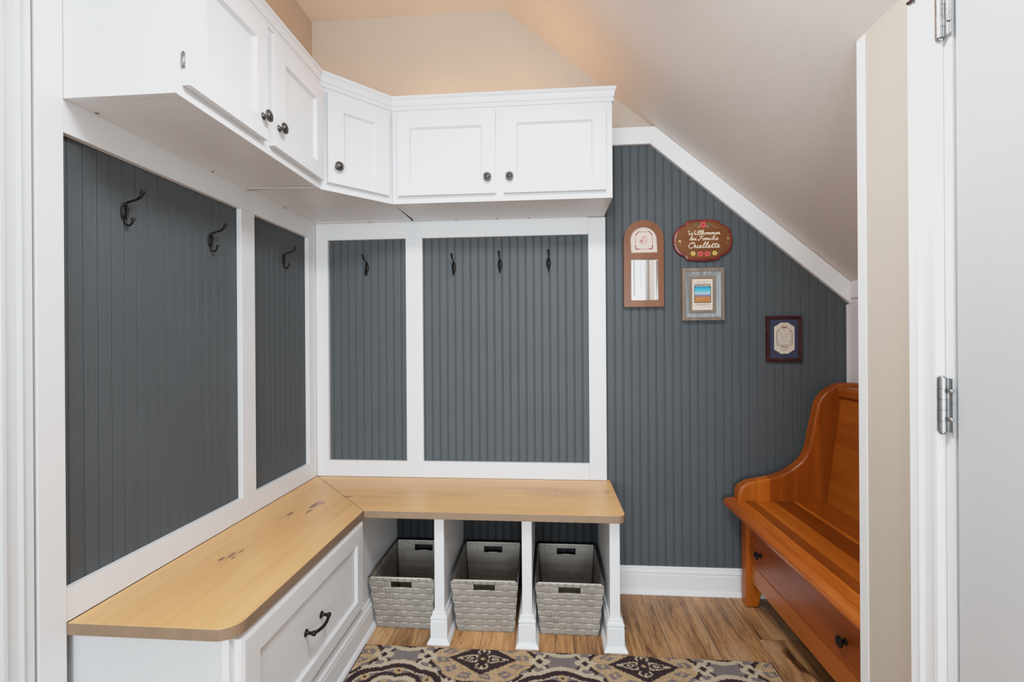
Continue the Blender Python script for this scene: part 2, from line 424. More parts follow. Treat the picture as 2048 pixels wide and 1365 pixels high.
# ------------------------------------------------------------------ board frames (trim)
T = .019; ZB, ZT = .5741, 1.5991; ZC = .5; ZU = 1.6744
tr = thing('trim_1', (0, -.6, 0), kind='structure')
def bar(parent, name, x0, x1, y0, y1, z0, z1, mat='trimwhite', bev=.0012):
    m = MB(); m.box(x0, x1, y0, y1, z0, z1); return m.build(name, M[mat], parent, bevel=bev)
bar(tr, 'rail', .0005, T, -1.153, -.0195, ZC + .0005, ZB); bar(tr, 'rail', .0005, T, -1.153, -.0195, ZT, ZU + .03)
bar(tr, 'stile', .0005, T, -.5472, -.4724, ZB, ZT); bar(tr, 'stile', .0005, T, -.0855, -.0195, ZB, ZT)
bar(tr, 'stile', .0005, T + .002, -1.211, -1.1535, 0.001, CZ - .001)
tr = thing('trim_2', (.7, 0, 0), kind='structure')
bar(tr, 'rail', T, 1.2793, -T, -.0005, ZC + .0005, ZB); bar(tr, 'rail', T, 1.2793, -T, -.0005, ZT, ZU + .03)
bar(tr, 'stile', T, .0767, -T, -.0005, ZB, ZT); bar(tr, 'stile', .4472, .5251, -T, -.0005, ZB, ZT)
bar(tr, 'stile', 1.2796, 1.3549, -T, -.0005, ZC + .0005, ZU - .001)
# trim under the sloping ceiling
tr = thing('trim_3', (1.9, 0, 1.7), kind='structure')
th = .0955
m = MB(); m.prism([(1.345, 2.068), (1.5727, 2.068), (1.5585, 2.068 - .0755 + .0005), (1.345, 2.068 - .0755)], 'Y', -T, -.0005); m.build('rail', M['trim_lit'], tr, bevel=.001)
m = MB(); m.prism([(1.574, slope(1.574) - .0015), (KX - .0005, slope(KX) - .0015), (KX - .0005, slope(KX) - th), (1.5545, 1.9925)], 'Y', -T, -.0005); m.build('sloped_board', M['trim_lit'], tr, bevel=.001)
# knee wall edge strip next to the beadboard
bar(thing('trim_4', (KX, 0, .6), kind='structure'), 'corner_strip', KX - .011, KX - .0005, -.006, -.0005, .118, slope(KX) - th - .002, 'knee', .001)
# corner strip where the right wall ends
o = thing('trim_5', (RX, -.95, 0), kind='structure'); bar(o, 'corner_strip', RX - .003, RX - .0003, -.966, -.937, .0005, slope(RX) - .004, 'trimwhite', .0008)

# casings
CAS = [(0, .004), (.004, .012), (.010, .013), (.0115, .0085), (.030, .012), (.036, .018), (.039, .0120), (.046, .0165), (.054, .019), (.058, .014), (.058, 0), (0, 0)]
def casing(parent, side):
    m = MB()
    mt = M['casing'] if side == 'R' else M['casing_shade']  # left casing gets the white with shade painted in
    if side == 'R': poly = [(RX - .0003 - h, -1.1775 + d * 1.11) for d, h in CAS]
    else: poly = [(-.0037 + h + .004, -1.2715 + d) for d, h in CAS]
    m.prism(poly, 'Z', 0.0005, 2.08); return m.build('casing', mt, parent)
# ------------------------------------------------------------------ doors
d1 = thing('door_1', (RX, -1.6, 0), kind='structure'); casing(d1, 'R')
m = MB(); m.box(RX + .0015, 1.95, -1.194, -1.1763, .0005, 2.049); m.build('jamb', M['casing'], d1)
# six-panel leaf
lx0, lx1, y0, y1 = RX + .003, RX + .038, -2.045, -1.2015
m = MB(); m.box(lx0 + .008, lx1, y0, y1, .012, 2.04)
ys = [(-1.57, -1.335), (-1.91, -1.675)]; zs = [(.24, .80), (.95, 1.32), (1.46, 1.90)]
yb = [y0, -1.91, -1.675, -1.57, -1.335, y1]; zb = [.012, .24, .80, .95, 1.32, 1.46, 1.90, 2.04]
for a in range(5):
    for b in range(7):
        if a in (1, 3) and b in (1, 3, 5): continue
        m.box(lx0, lx0 + .008, yb[a], yb[a + 1], zb[b], zb[b + 1])
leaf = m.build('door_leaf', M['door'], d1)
for (ya, yc) in ys:
    for (za, zc) in zs:
        m = MB(); g = .042
        m.face([(lx0 + .0075, ya + .012, za + .012), (lx0 + .0075, yc - .012, za + .012), (lx0 + .0075, yc - .012, zc - .012), (lx0 + .0075, ya + .012, zc - .012)])
        A = [(lx0 + .0072, ya + .02, za + .02), (lx0 + .0072, yc - .02, za + .02), (lx0 + .0072, yc - .02, zc - .02), (lx0 + .0072, ya + .02, zc - .02)]
        B = [(lx0 + .002, ya + g, za + g), (lx0 + .002, yc - g, za + g), (lx0 + .002, yc - g, zc - g), (lx0 + .002, ya + g, zc - g)]
        for i in range(4): m.face([A[i], A[(i + 1) % 4], B[(i + 1) % 4], B[i]])
        m.face(B); m.build('raised_panel', M['door'], leaf)
def hinge(zc, stop):
    H = .1015; kx, ky, r = RX - .0085, -1.1815, .0078
    m = MB(); n = 5
    for i in range(n):
        a = zc - H / 2 + i * H / n; rr = r * (1.0 if i % 2 else .975)
        m.lathe([(rr, a + .0003), (rr, a + H / n - .0003)], (kx, ky, 0), (0, 0, 1), 40)
    h = m.build('hinge', M['steel'], d1); h['_r'] = list(d1['_r'])
    m = MB(); m.box(RX - .006, RX - .0035, -1.2015, -1.189, zc - H / 2 + .001, zc + H / 2 - .001); m.build('hinge_plate', M['steel'], h, bevel=.0006)
    m = MB(); m.sm = True
    m.lathe([(.0035, zc - H / 2 - .005), (.0048, zc - H / 2 - .003), (.0048, zc - H / 2 + .001)], (kx, ky, 0), (0, 0, 1), 14)
    m.lathe([(.005, zc + H / 2 - .0005), (.0055, zc + H / 2 + .001), (.004, zc + H / 2 + .003), (0, zc + H / 2 + .0035)], (kx, ky, 0), (0, 0, 1), 14)
    m.build('hinge_pin', M['steel'], h)
    for dz in (.026, -.026):
        m = MB(); m.sm = True
        m.lathe([(0, .004), (.0035, .0035), (.0042, .0015), (.0042, 0)], (RX - .006, -1.1985, zc + dz), (-1, -.35, 0), 12)
        m.build('screw', M['steel'], h)
    if stop:
        zz = zc + H / 2 - .004; A = Vector((kx - .004, ky + .003, zz + .018)); B = Vector((RX - .022, -1.122, 1.795)); B2 = B + (A - B) * .5
        m = MB(); m.sm = True; m.tube([A, A + (B2 - A) * .5, B2 + (A - B2) * .02], [.0062, .0058, .0045], 12); st = m.build('door_stop', M['dark_metal'], h)
        m = MB(); m.sm = True; m.tube([B2, B], [.0034, .0034], 12); m.build('rubber_tip', M['brown_rubber'], h)
hinge(1.000, False); hinge(1.736, True); hinge(.27, False)
d2 = thing('door_2', (0, -1.7, 0), kind='structure'); casing(d2, 'L')
m = MB(); m.box(-.09, -.001, -1.29, -1.272, .0005, 2.058); m.build('jamb', M['casing'], d2)
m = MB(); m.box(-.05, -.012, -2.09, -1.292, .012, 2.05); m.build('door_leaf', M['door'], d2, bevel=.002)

# ------------------------------------------------------------------ baseboards
BASE = [(0, 0), (.024, 0), (.024, .004), (.020, .013), (.014, .019), (.0125, .020), (.0125, .083), (.0105, .0855), (.0105, .090), (.013, .093), (.0125, .098),
        (.0085, .103), (.0065, .106), (.0065, .114), (.0045, .118), (0, .118)]
def base_run(path, normals): 
    m = MB(); m.sweep(BASE, path, normals); return m
o = base_run([(1.383, -.0005), (KX - .0005, -.0005)], [(0, -1)]).build('baseboard_back', M['trimwhite']); struct(o)
o = base_run([(RX - .0005, -1.112), (RX - .0005, -.9375)], [(-1, 0)]).build('baseboard_right', M['trimwhite']); struct(o)

# ------------------------------------------------------------------ wall cabinets
def knob_mb(org, axis):
    m = MB(); m.sm = True
    m.lathe([(.0095, 0), (.0095, .0015), (.0065, .003), (.0050, .007), (.0050, .011), (.0075, .014), (.0145, .0155), (.0162, .0175), (.0162, .020), (.0135, .0215),
             (.0125, .0205), (.0105, .021), (.0095, .0235), (.0070, .0255), (.0055, .0250), (.0045, .0262), (0, .0272)], org, axis, 28)
    return m
def frame_M(o, u, n):
    """local (u, n, z) -> world"""
    o = Vector(o); u = Vector(u); n = Vector(n)
    return Matrix(((u.x, n.x, 0, o.x), (u.y, n.y, 0, o.y), (0, 0, 1, 0), (0, 0, 0, 1)))
def shaker(root, Mx, u0, u1, z0, z1, ru0, ru1, rz0, rz1, knob, th=.019, rec=.0115, name='door', ch=.0, kmat='pewter'):
    m = MB(); m.M = Mx
    m.box(u0, ru0, .0003, th, z0, z1); m.box(ru1, u1, .0003, th, z0, z1)
    m.box(ru0, ru1, .0003, th, z0, rz0); m.box(ru0, ru1, .0003, th, rz1, z1)
    bmesh.ops.remove_doubles(m.bm, verts=m.bm.verts[:], dist=1e-5)
    d = m.build(name, M['white'], root)
    c = .006; p = MB(); p.M = Mx
    A = [(ru0, th - .0008, rz0), (ru1, th - .0008, rz0), (ru1, th - .0008, rz1), (ru0, th - .0008, rz1)]
    B = [(ru0 + c, th - rec, rz0 + c), (ru1 - c, th - rec, rz0 + c), (ru1 - c, th - rec, rz1 - c), (ru0 + c, th - rec, rz1 - c)]
    for i in range(4): p.face([A[i], A[(i + 1) % 4], B[(i + 1) % 4], B[i]])
    p.face(B); p.build('panel', M['white'], d, fix=True)
    if knob:
        k = MB(); q = Mx @ Vector((knob[0], th, knob[1])); nrm = Mx.to_3x3() @ Vector((0, 1, 0))
        k = knob_mb(q, nrm); k.build('knob', M[kmat], d)
    return d
CT = 2.050; CR = .0008   # top of boxes, recess of the undersides
def screw_at(x, y, z, parent):
    m = MB(); m.sm = True; m.lathe([(.0045, 0), (.0045, .0012), (.002, .002), (.0018, .0012), (0, .0012)], (x, y, z), (0, 0, -1), 14); m.build('screw', M['screw'], parent)
# left cabinet
XL, YE, YB, XA, YU, XU = .2868, -1.1528, -.5033, .4817, -.2978, 1.3492
LC = thing('wall_cabinet', (.15, -.83, ZU), 'white two-door wall cabinet hung on the left wall, seen from below', 'cabinet', 'white wall cabinets')
m = MB(); m.box(.0195, XL - .019, YE, YE + .016, ZU, CT); m.prism([(.0195, YB - .034), (XL - .019, YB - .018), (XL - .019, YB - .002), (.0195, YB - .018)], 'Z', ZU, ZU + .06); m.box(.0195, XL - .019, YB - .034, YB - .0001, ZU + .06, CT)
m.box(.0195, XL - .019, YE + .016, YB - .034, ZU + CR, CT); m.build('cabinet_box', M['white'], LC, bevel=.0008)
m = MB(); m.box(.0195, .039, YE + .0163, YB - .0343, ZU + .0002, ZU + CR - .0001); hr = m.build('hanging_rail', M['white'], LC)
screw_at(.030, -1.084, ZU + .0002, hr); screw_at(.030, -.70, ZU + .0002, hr)
m = MB(); m.box(.0196, XL - .021, YB - .0012, YB - .0004, ZU + .0042, ZU + .059); m.build('gap_shade', M['black_gap'], LC)  # thin dark plate added to paint the shade in this gap
m = MB(); m.box(XL - .0187, XL, YE, YB - .0001, ZU, CT); m.build('face_frame', M['white'], LC, bevel=.0008)
ML = frame_M((XL, 0, 0), (0, 1, 0), (1, 0, 0))
dl = shaker(LC, ML, -1.134, -.843, 1.701, 2.028, -1.080, -.891, 1.756, 1.969, (-.866, 1.760))
shaker(LC, ML, -.811, -.513, 1.701, 2.028, -.752, -.560, 1.755, 1.971, (-.789, 1.760))
m = MB(); m.sm = True; m.tube([(XL + .0055, -1.1365, 1.738), (XL + .0055, -1.1365, 1.774)], .0032, 10); m.build('door_hinge', M['screw'], LC)
# corner cabinet
CCab = thing('corner_wall_cabinet', (.17, -.2, ZU), 'white diagonal corner wall cabinet with one narrow door, between the two wall cabinets', 'cabinet', 'white wall cabinets')
dv = Vector((XA - XL, YU - YB, 0)); dlen = dv.length; du = dv / dlen; dn = Vector((du.y, -du.x, 0)); q = .019
i0 = Vector((XL, YB, 0)) - dn * q; i1 = Vector((XA, YU, 0)) - dn * q
m = MB(); m.prism([(.0195, -.0195), (.0195, YB), (XL - .010, YB), (i0.x, i0.y), (i1.x, i1.y), (XA - .0003, YU + .010), (XA - .0003, -.0195)], 'Z', ZU + .004, CT); m.build('cabinet_box', M['white'], CCab)
m = MB(); m.box(.0195, .039, YB + .002, -.0195, ZU + .001, ZU + .0037); m.box(.0195, XA - .002, -.047, -.0195, ZU + .0005, ZU + .0037); hr = m.build('hanging_rail', M['white'], CCab)
screw_at(.030, -.29, ZU + .001, hr); screw_at(.282, -.035, ZU + .0005, hr)
MD = frame_M((XL, YB, 0), du, dn)
m = MB(); m.M = MD; m.box(.0005, dlen - .0005, -.0187, 0, ZU, CT); m.build('face_frame', M['white'], CCab, bevel=.0008)
shaker(CCab, MD, .022, .262, 1.700, 2.028, .080, .205, 1.753, 1.968, (.056, 1.760))
# back cabinet
BC = thing('wall_cabinet', (.92, -.15, ZU), 'white two-door wall cabinet on the back wall above the three-hook panel', 'cabinet', 'white wall cabinets')
m = MB(); m.prism([(XA + .004, YU + .019), (XA + .020, YU + .019), (XA + .030, -.0195), (XA + .015, -.0195)], 'Z', ZU, ZU + .06); m.box(XA - .0001, XA + .030, YU + .019, -.0195, ZU + .06, CT); m.box(XU - .019, XU, YU + .019, -.0195, ZU, CT); m.prism([(XA + .020, YU + .019), (XU - .019, YU + .019), (XU - .019, -.0195), (XA + .030, -.0195)], 'Z', ZU + CR, ZU + .06); m.box(XA + .030, XU - .019, YU + .019, -.0195, ZU + .06, CT)
m.build('cabinet_box', M['white'], BC, bevel=.0008)
m = MB(); m.box(XA + .0305, XU - .0193, -.042, -.0195, ZU + .0002, ZU + CR - .0001); hr = m.build('hanging_rail', M['white'], BC)
for sx in (.686, .871, 1.015): screw_at(sx, -.034, ZU + .0002, hr)
m = MB(); m.box(XA + .0002, XA + .001, YU + .0192, -.02, ZU + .0042, ZU + .059); m.build('gap_shade', M['black_gap'], BC)  # dark plate added as shade between corner and back cabinets
m = MB(); m.box(XA + .0001, XU, YU, YU + .0187, ZU, CT); m.build('face_frame', M['white'], BC, bevel=.0008)
MBk = frame_M((0, YU, 0), (1, 0, 0), (0, -1, 0))
shaker(BC, MBk, .510, .898, 1.701, 2.028, .557, .845, 1.754, 1.968, (.868, 1.760))
shaker(BC, MBk, .929, 1.323, 1.701, 2.028, .981, 1.273, 1.754, 1.971, (.954, 1.760))
# crown
CP = [(.0003, 2.044), (.0045, 2.0445), (.0055, 2.047), (.0055, 2.056), (.004, 2.058), (.004, 2.060), (.0075, 2.061), (.0078, 2.066), (.0085, 2.074), (.0105, 2.081), (.0125, 2.0835),
      (.0125, 2.086), (.0148, 2.0868), (.0148, 2.0975), (-.018, 2.0975), (-.018, CT + .0005), (.0003, CT + .0005)]
CP = CP[:-2] + [(-.018, CT + .0004), (.0003, CT + .0004)]
m = MB(); m.sweep(CP, [(.0195, YE), (XL, YE), (XL, YB), (XA, YU), (XU, YU), (XU, -.0010)], [(0, -1), (1, 0), (dn.x, dn.y), (0, -1), (1, 0)])
o = m.build('crown_molding', M['white'], root=(.6, -.3, CT)); o.location = (.6, -.3, CT)
tag(o, 'white stepped crown molding running along the tops of the wall cabinets', 'molding')

# ------------------------------------------------------------------ bench
XI, YI, XR = .4122, -.4401, 1.3689; ZK = .4725
BT = thing('worktop', (.5, -.4, ZK), 'light oak L-shaped bench worktop with mitred corner and dark knots', 'worktop')
def arcc(cx, cy, r, a0, a1, n=8): return arc(cx, cy, r, math.radians(a0), math.radians(a1), n)
g = .0004
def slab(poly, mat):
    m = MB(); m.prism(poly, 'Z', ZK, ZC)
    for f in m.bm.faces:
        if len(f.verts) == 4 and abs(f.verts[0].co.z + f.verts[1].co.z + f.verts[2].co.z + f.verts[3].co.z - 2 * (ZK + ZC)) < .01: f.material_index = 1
    return m.build('board', [mat, M['oak_edge_shaded']], BT, bevel=.002, seg=2)
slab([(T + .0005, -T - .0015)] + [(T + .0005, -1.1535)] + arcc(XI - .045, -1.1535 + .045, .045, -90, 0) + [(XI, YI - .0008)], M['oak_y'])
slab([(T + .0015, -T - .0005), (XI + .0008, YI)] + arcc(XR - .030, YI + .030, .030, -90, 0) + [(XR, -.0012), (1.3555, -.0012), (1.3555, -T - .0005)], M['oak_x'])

DC = thing('drawer_cabinet', (.2, -.6, 0), 'white bench base cabinet on the left holding one wide drawer', 'cabinet')
XF = .392
m = MB(); m.box(.0215, XF - .019, -1.140, -.001, .001, ZK - .0007); m.build('cabinet_box', M['casing_shade'], DC, bevel=.001)  # dimness of the near end is put into the box colour
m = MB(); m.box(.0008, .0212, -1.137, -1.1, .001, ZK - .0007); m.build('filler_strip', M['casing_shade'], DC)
m = MB(); m.box(XF - .0187, XF, -1.140, -.001, .001, ZK - .0007); m.build('face_frame', M['white'], DC, bevel=.0012)
o = base_run([(.05, -1.1403), (XF + .0003, -1.1403), (XF + .0003, -.0015)], [(0, -1), (1, 0)]).build('base_molding', M['white'], DC)
# drawer front with moulded edge
m = MB(); fx = XF + .019; Y0, Y1, Z0, Z1 = -1.124, -.432, .138, .461; c = .012
R0 = (-1.058, -.492, .189, .396)
def ring(x, y0, y1, z0, z1): return [(x, y0, z0), (x, y1, z0), (x, y1, z1), (x, y0, z1)]
loops = [ring(XF + .0003, Y0, Y1, Z0, Z1), ring(XF + .010, Y0, Y1, Z0, Z1), ring(XF + .015, Y0 + .004, Y1 - .004, Z0 + .004, Z1 - .004), ring(fx, Y0 + c, Y1 - c, Z0 + c, Z1 - c),
         ring(fx, R0[0], R0[1], R0[2], R0[3])]
for A, B in zip(loops, loops[1:]):
    for i in range(4): m.face([A[i], A[(i + 1) % 4], B[(i + 1) % 4], B[i]])
bmesh.ops.remove_doubles(m.bm, verts=m.bm.verts[:], dist=1e-6)
dr = m.build('drawer', M['white'], DC)
m = MB(); A = loops[-1]; c2 = .006; B = ring(fx - .010, R0[0] + c2, R0[1] - c2, R0[2] + c2, R0[3] - c2)
for i in range(4): m.face([A[i], A[(i + 1) % 4], B[(i + 1) % 4], B[i]])
m.face(B); m.build('panel', M['white'], dr)
m = MB(); m.sm = True; hz = .292
for hy in (-.742, -.832):
    m.lathe([(.0105, 0), (.0105, .002), (.006, .004), (.0045, .010), (.0045, .018), (.007, .020), (.0075, .024), (.0065, .029), (0, .031)], (fx - .010, hy, hz), (1, 0, 0), 18)
m.tube(spline([(fx + .014, -.742, hz), (fx + .020, -.762, hz - .002), (fx + .023, -.787, hz - .003), (fx + .020, -.812, hz - .002), (fx + .014, -.832, hz)], 6), .0048, 12)
m.build('handle', M['dark_metal'], dr)

# dividers
def divider(xc, label):
    t = thing('bench_divider', (xc, -.2, 0), label, 'divider', 'white bench dividers')
    w = .0183
    m = MB(); m.box(xc - w, xc + w, -.402, -.0012, .0005, ZK - .0007); m.build('partition', M['white'], t, bevel=.0015)
    m = MB(); e = .0004; m.sweep(BASE, [(xc - w - e, -.003), (xc - w - e, -.402 - e), (xc + w + e, -.402 - e), (xc + w + e, -.003)], [(-1, 0), (0, -1), (1, 0)])
    m.build('base_molding', M['white'], t)
divider(.6865, 'white bench divider between the first and second woven baskets from the left')
divider(1.0145, 'white bench divider between the second and third woven baskets from the left')
divider(1.334, 'white bench divider at the open right end of the bench')

# ------------------------------------------------------------------ baskets
def basket(label, org, first=[None]):
    """local: x across, y depth (front negative), z up"""
    t = thing('woven_basket', org, label, 'basket', 'grey woven baskets under the bench')
    W, Wb, D0, D1, Db0, Db1, H = .1268, .109, -.166, .166, -.122, .135, .219
    R8 = 9
    zr = [.001 + (H - .016) * i / 8 for i in range(9)] + [H - .001]
    body = bmesh.new(); uvl = body.loops.layers.uv.new('UVMap')
    def wall(P, ncol, hole):
        """P(s,z)->Vector, s in 0..1"""
        out = (P(.5, .11) - Vector((0, 0, .11))); out.z = 0; out.normalize()
        for r in range(9):
            for c in range(ncol):
                if hole and r == 7 and ncol // 2 - 1 <= c <= ncol // 2 + 1: continue
                horiz = (r + c) % 2 == 0 or r == 8
                s0, s1 = c / ncol, (c + 1) / ncol; z0, z1 = zr[r], zr[r + 1]
                jx = random.uniform(-.03, .03) / ncol; N = 4
                g = {}
                for i in range(N + 1):
                    for j in range(N + 1):
                        a, b = i / N, j / N
                        bul = .0012 * math.sin(PI * (a if horiz else b)) + (.0004 if horiz else 0)
                        p = P(s0 + (s1 - s0) * a, z0 + (z1 - z0) * b) + out * bul
                        g[i, j] = body.verts.new(p)
                for i in range(N):
                    for j in range(N):
                        f = body.faces.new([g[i, j], g[i + 1, j], g[i + 1, j + 1], g[i, j + 1]]); f.smooth = True
                        for l, (a, b) in zip(f.loops, ((i, j), (i + 1, j), (i + 1, j + 1), (i, j + 1))):
                            l[uvl].uv = (a / N, b / N) if horiz else (b / N, a / N)
    k = lambda z: z / H
    L = lambda a, b, q: a + (b - a) * q
    wall(lambda s, z: Vector((L(-L(Wb, W, k(z)), L(Wb, W, k(z)), s), L(Db0, D0, k(z)) - .0, z)), 9, True)
    wall(lambda s, z: Vector((L(-L(Wb, W, k(z)), L(Wb, W, k(z)), s), L(Db1, D1, k(z)), z)), 9, True)
    wall(lambda s, z: Vector((-L(Wb, W, k(z)), L(L(Db0, D0, k(z)), L(Db1, D1, k(z)), s), z)), 11, False)
    wall(lambda s, z: Vector((L(Wb, W, k(z)), L(L(Db0, D0, k(z)), L(Db1, D1, k(z)), s), z)), 11, False)
    me = bpy.data.meshes.new('woven_body'); body.to_mesh(me); body.free(); me.materials.append(M['weave'])
    o = bpy.data.objects.new('woven_body', me); COL.objects.link(o); o.parent = t
    so = o.modifiers.new('solid', 'SOLIDIFY'); so.thickness = .002; so.offset = 0
    m = MB(); m.box(-Wb + .002, Wb - .002, Db0 + .002, Db1 - .002, .0012, .004)
    m.build('bottom', M['weave'], t, root=(0, 0, 0))
    m = MB(); m.sm = True; r = .0022; zz = H
    c4 = [(-W, D0), (W, D0), (W, D1), (-W, D1)]; cb = [(-Wb, Db0), (Wb, Db0), (Wb, Db1), (-Wb, Db1)]
    for i in range(4):
        a, b = c4[i], c4[(i + 1) % 4]; m.tube([(a[0], a[1], zz), (b[0], b[1], zz)], r, 8)
        sg = .965; m.tube([(a[0] * sg, a[1] * sg, zz), (cb[i][0] * sg, cb[i][1] * sg, .004)], r * .9, 8)
    m.build('wire_frame', M['wire'], t, root=(0, 0, 0))
    # rim binding and handle edging
    for yy, yb2 in ((D0, -1), (D1, 1)):
        m = MB(); m.sm = True; m.tube([(-W * .93, yy, zz + .0005), (W * .93, yy, zz + .0005)], .0026, 8); m.build('rim', M['weave'], t, root=(0, 0, 0))
        yy2 = L(Db0 if yb2 < 0 else Db1, yy, zr[7] / H); hw = L(Wb, W, zr[7] / H) / 6
        m = MB(); m.sm = True; m.tube([(-hw * 1.05, yy2 + .0012 * yb2, zr[7]), (hw * 1.05, yy2 + .0012 * yb2, zr[7])], .0014, 6); m.build('handle_edge', M['weave'], t, root=(0, 0, 0))
    return t
b1 = basket('grey woven basket in the left cubby beside the drawer cabinet', (.530, -.206, .0))
b2 = copy_tree(b1); b2.location = (.8485, -.206, 0); tag(b2, 'grey woven basket in the middle cubby of the bench'); b2.rotation_euler.z = .012
b3 = copy_tree(b1); b3.location = (1.1712, -.206, 0); tag(b3, 'grey woven basket in the right cubby at the open end of the bench'); b3.rotation_euler.z = 0

# ------------------------------------------------------------------ rug
def rug():
    x0, x1, y0, y1, h = .417, 1.861, -.925, -.4385, .007
    st = .0025; xs = np.linspace(x0, x1, int((x1 - x0) / st) + 1); ys = np.linspace(y0, y1, int((y1 - y0) / st) + 1)
    X, Y = np.meshgrid(xs, ys); nx, ny = len(xs), len(ys)
    Px, Py = .554, .40
    # low-frequency jitter keeps the woven outlines a little ragged
    def jit(a): return a * (rng.random(X.shape) - .5)
    Xj, Yj = X + jit(.005), Y + jit(.005)
    lx = (Xj - .862 + Px / 2) % Px - Px / 2; ly = (Yj + .492 + Py / 2) % Py - Py / 2
    mx = (Xj - .862) % Px - Px / 2; my = (Yj + .492) % Py - Py / 2
    GREY, DARK, CREAM, TAN = [np.array(srgb(*c)[:3]) for c in ((128, 119, 118), (58, 46, 47), (196, 180, 156), (188, 156, 116))]
    C = np.empty(X.shape + (3,)); C[:] = GREY
    C[rng.random(X.shape) < .22] = GREY * .72
    def put(mask, col): C[mask] = col
    # medallion with scalloped outline
    th = np.arctan2(my / .165, mx / .20); r = np.sqrt((mx / .20) ** 2 + (my / .165) ** 2)
    sc = 1 + .085 * (np.abs(np.sin(4 * th + PI / 2)) - .6)
    q = r / sc
    put((q < 1.04) & (q > .985), CREAM); put((q < .985) & (q > .90), CREAM); put((q < .93) & (q > .80), DARK)
    put((q < .80) & (q > .765), CREAM)
    sc2 = 1 + .13 * (np.abs(np.sin(4 * th)) - .6); q2 = r / sc2
    put((q2 < .70) & (q2 > .60), DARK); put((q2 < .60) & (q2 > .49), CREAM); put((q2 < .40) & (q2 > .31), DARK); put((q2 < .31) & (q2 > .22), CREAM); put(q2 < .14, DARK)
    for k in range(8):   # little flowers in the lobes
        a = k * PI / 4 + PI / 2; cx, cy = .20 * .745 * math.cos(a), .165 * .745 * math.sin(a)
        d = np.hypot(mx - cx, my - cy); put(d < .015, TAN); put(d < .006, DARK)
        a += PI / 8; cx, cy = .20 * .44 * math.cos(a), .165 * .44 * math.sin(a); d = np.hypot(mx - cx, my - cy); put((d < .011), TAN)
    # small dark hooks between the lobes, outside the ring
    for k in range(8):
        a = k * PI / 4 + PI / 8 + PI / 2; cx, cy = .20 * 1.04 * math.cos(a), .165 * 1.04 * math.sin(a)
        d = np.hypot(mx - cx, my - cy); put((d < .036) & (d > .028) & (q > 1.03), DARK); put((d < .026) & (d > .016) & (q > 1.03), CREAM)
    # wreath of tan petals round the diamond
    th2 = np.arctan2(ly / .078, lx / .118); rr = np.sqrt((lx / .172) ** 2 + (ly / .112) ** 2)
    s3 = 1 + .13 * (np.abs(np.sin(3 * th2 + PI / 2)) - .6); w = rr / s3
    put((w < 1.10) & (w > 1.01) & (np.abs(np.sin(6 * th2)) > .55), DARK)
    tanm = w < 1.0; put(tanm, TAN); put(tanm & (rng.random(X.shape) < .22), TAN * .72); put(tanm & (rng.random(X.shape) < .16), CREAM)
    pet = (w < .90) & (w > .66) & (np.sin(12 * th2) > -.1); put(pet, GREY); put(pet & (rng.random(X.shape) < .3), GREY * .72)
    put((w < .81) & (w > .75) & (np.sin(12 * th2) > .5), TAN)
    # diamond
    dm = np.abs(lx) / .120 + np.abs(ly) / .079
    put(dm < 1.0, DARK); put((dm < 1.0) & (rng.random(X.shape) < .08), DARK * 1.8)
    for sx in (-1, 1):
        ex = sx * lx - .050; hw = .0155 * np.clip(1 - ex / .046, 0, 1.2); inside = np.abs(ly) / np.maximum(hw, 1e-4)
        put((ex > -.032) & (ex < .043) & (inside < 1) & ((inside > .70) | (ex < -.026)), CREAM)
        put((np.abs(ly) < .004) & (ex > .018) & (ex < .040), CREAM); e2 = np.hypot((sx * lx - .044) / .013, ly / .0065); put((e2 < 1.0) & (e2 > .5), CREAM); put((ex < -.022) & (ex > -.034) & (np.abs(ly) < .004), DARK)
        ey = sx * ly - .036; e = np.hypot(lx / .023, ey / .0165); put((e < 1) & (e > .70), CREAM); put((np.hypot(lx / .013, (ey + .012) / .010) < 1), DARK); put(np.hypot(lx / .004, (ey - .005) / .008) < 1, CREAM)
    put(np.abs(lx) + np.abs(ly) < .009, TAN)
    # star between neighbouring diamonds
    sxp = (np.abs(lx) - .198); d = np.hypot(sxp / 1.1, ly); an = np.arctan2(ly, sxp); put(d < .030 * (.66 + .42 * np.abs(np.cos(2 * an))), CREAM); put((np.abs(sxp) + np.abs(ly) < .014), DARK)
    edge = np.minimum(np.minimum(X - x0, x1 - X), np.minimum(Y - y0, y1 - Y))
    put(edge < .0045, DARK)
    Z = h + .0006 * (rng.random(X.shape) - .5); Z[edge < .003] = h - .003
    C *= (.86 + .28 * rng.random(X.shape))[..., None]
    co = np.stack([X - 1.14, Y + .68, Z], -1).reshape(-1, 3)
    idx = np.arange(nx * ny).reshape(ny, nx)
    F = np.stack([idx[:-1, :-1], idx[:-1, 1:], idx[1:, 1:], idx[1:, :-1]], -1).reshape(-1, 4)
    # skirt down to the floor
    loop = np.concatenate([idx[0, :], idx[1:, -1], idx[-1, -2::-1], idx[-2:0:-1, 0]])
    n0 = len(co); sk = co[loop].copy(); sk[:, 2] = .0008; co = np.concatenate([co, sk]); nl = len(loop)
    a = np.arange(nl); b = (a + 1) % nl
    S = np.stack([loop[a], n0 + a, n0 + b, loop[b]], -1)
    F = np.concatenate([F, S])
    me = bpy.data.meshes.new('rug'); me.vertices.add(len(co)); me.vertices.foreach_set('co', co.astype(np.float32).ravel())
    me.loops.add(F.size); me.loops.foreach_set('vertex_index', F.astype(np.int32).ravel())
    me.polygons.add(len(F)); me.polygons.foreach_set('loop_start', np.arange(0, F.size, 4, dtype=np.int32))
    me.update(calc_edges=True)
    ca = me.color_attributes.new('pattern', 'FLOAT_COLOR', 'POINT')
    full = np.ones((len(co), 4), np.float32); full[:n0, :3] = C.reshape(-1, 3); full[n0:, :3] = DARK
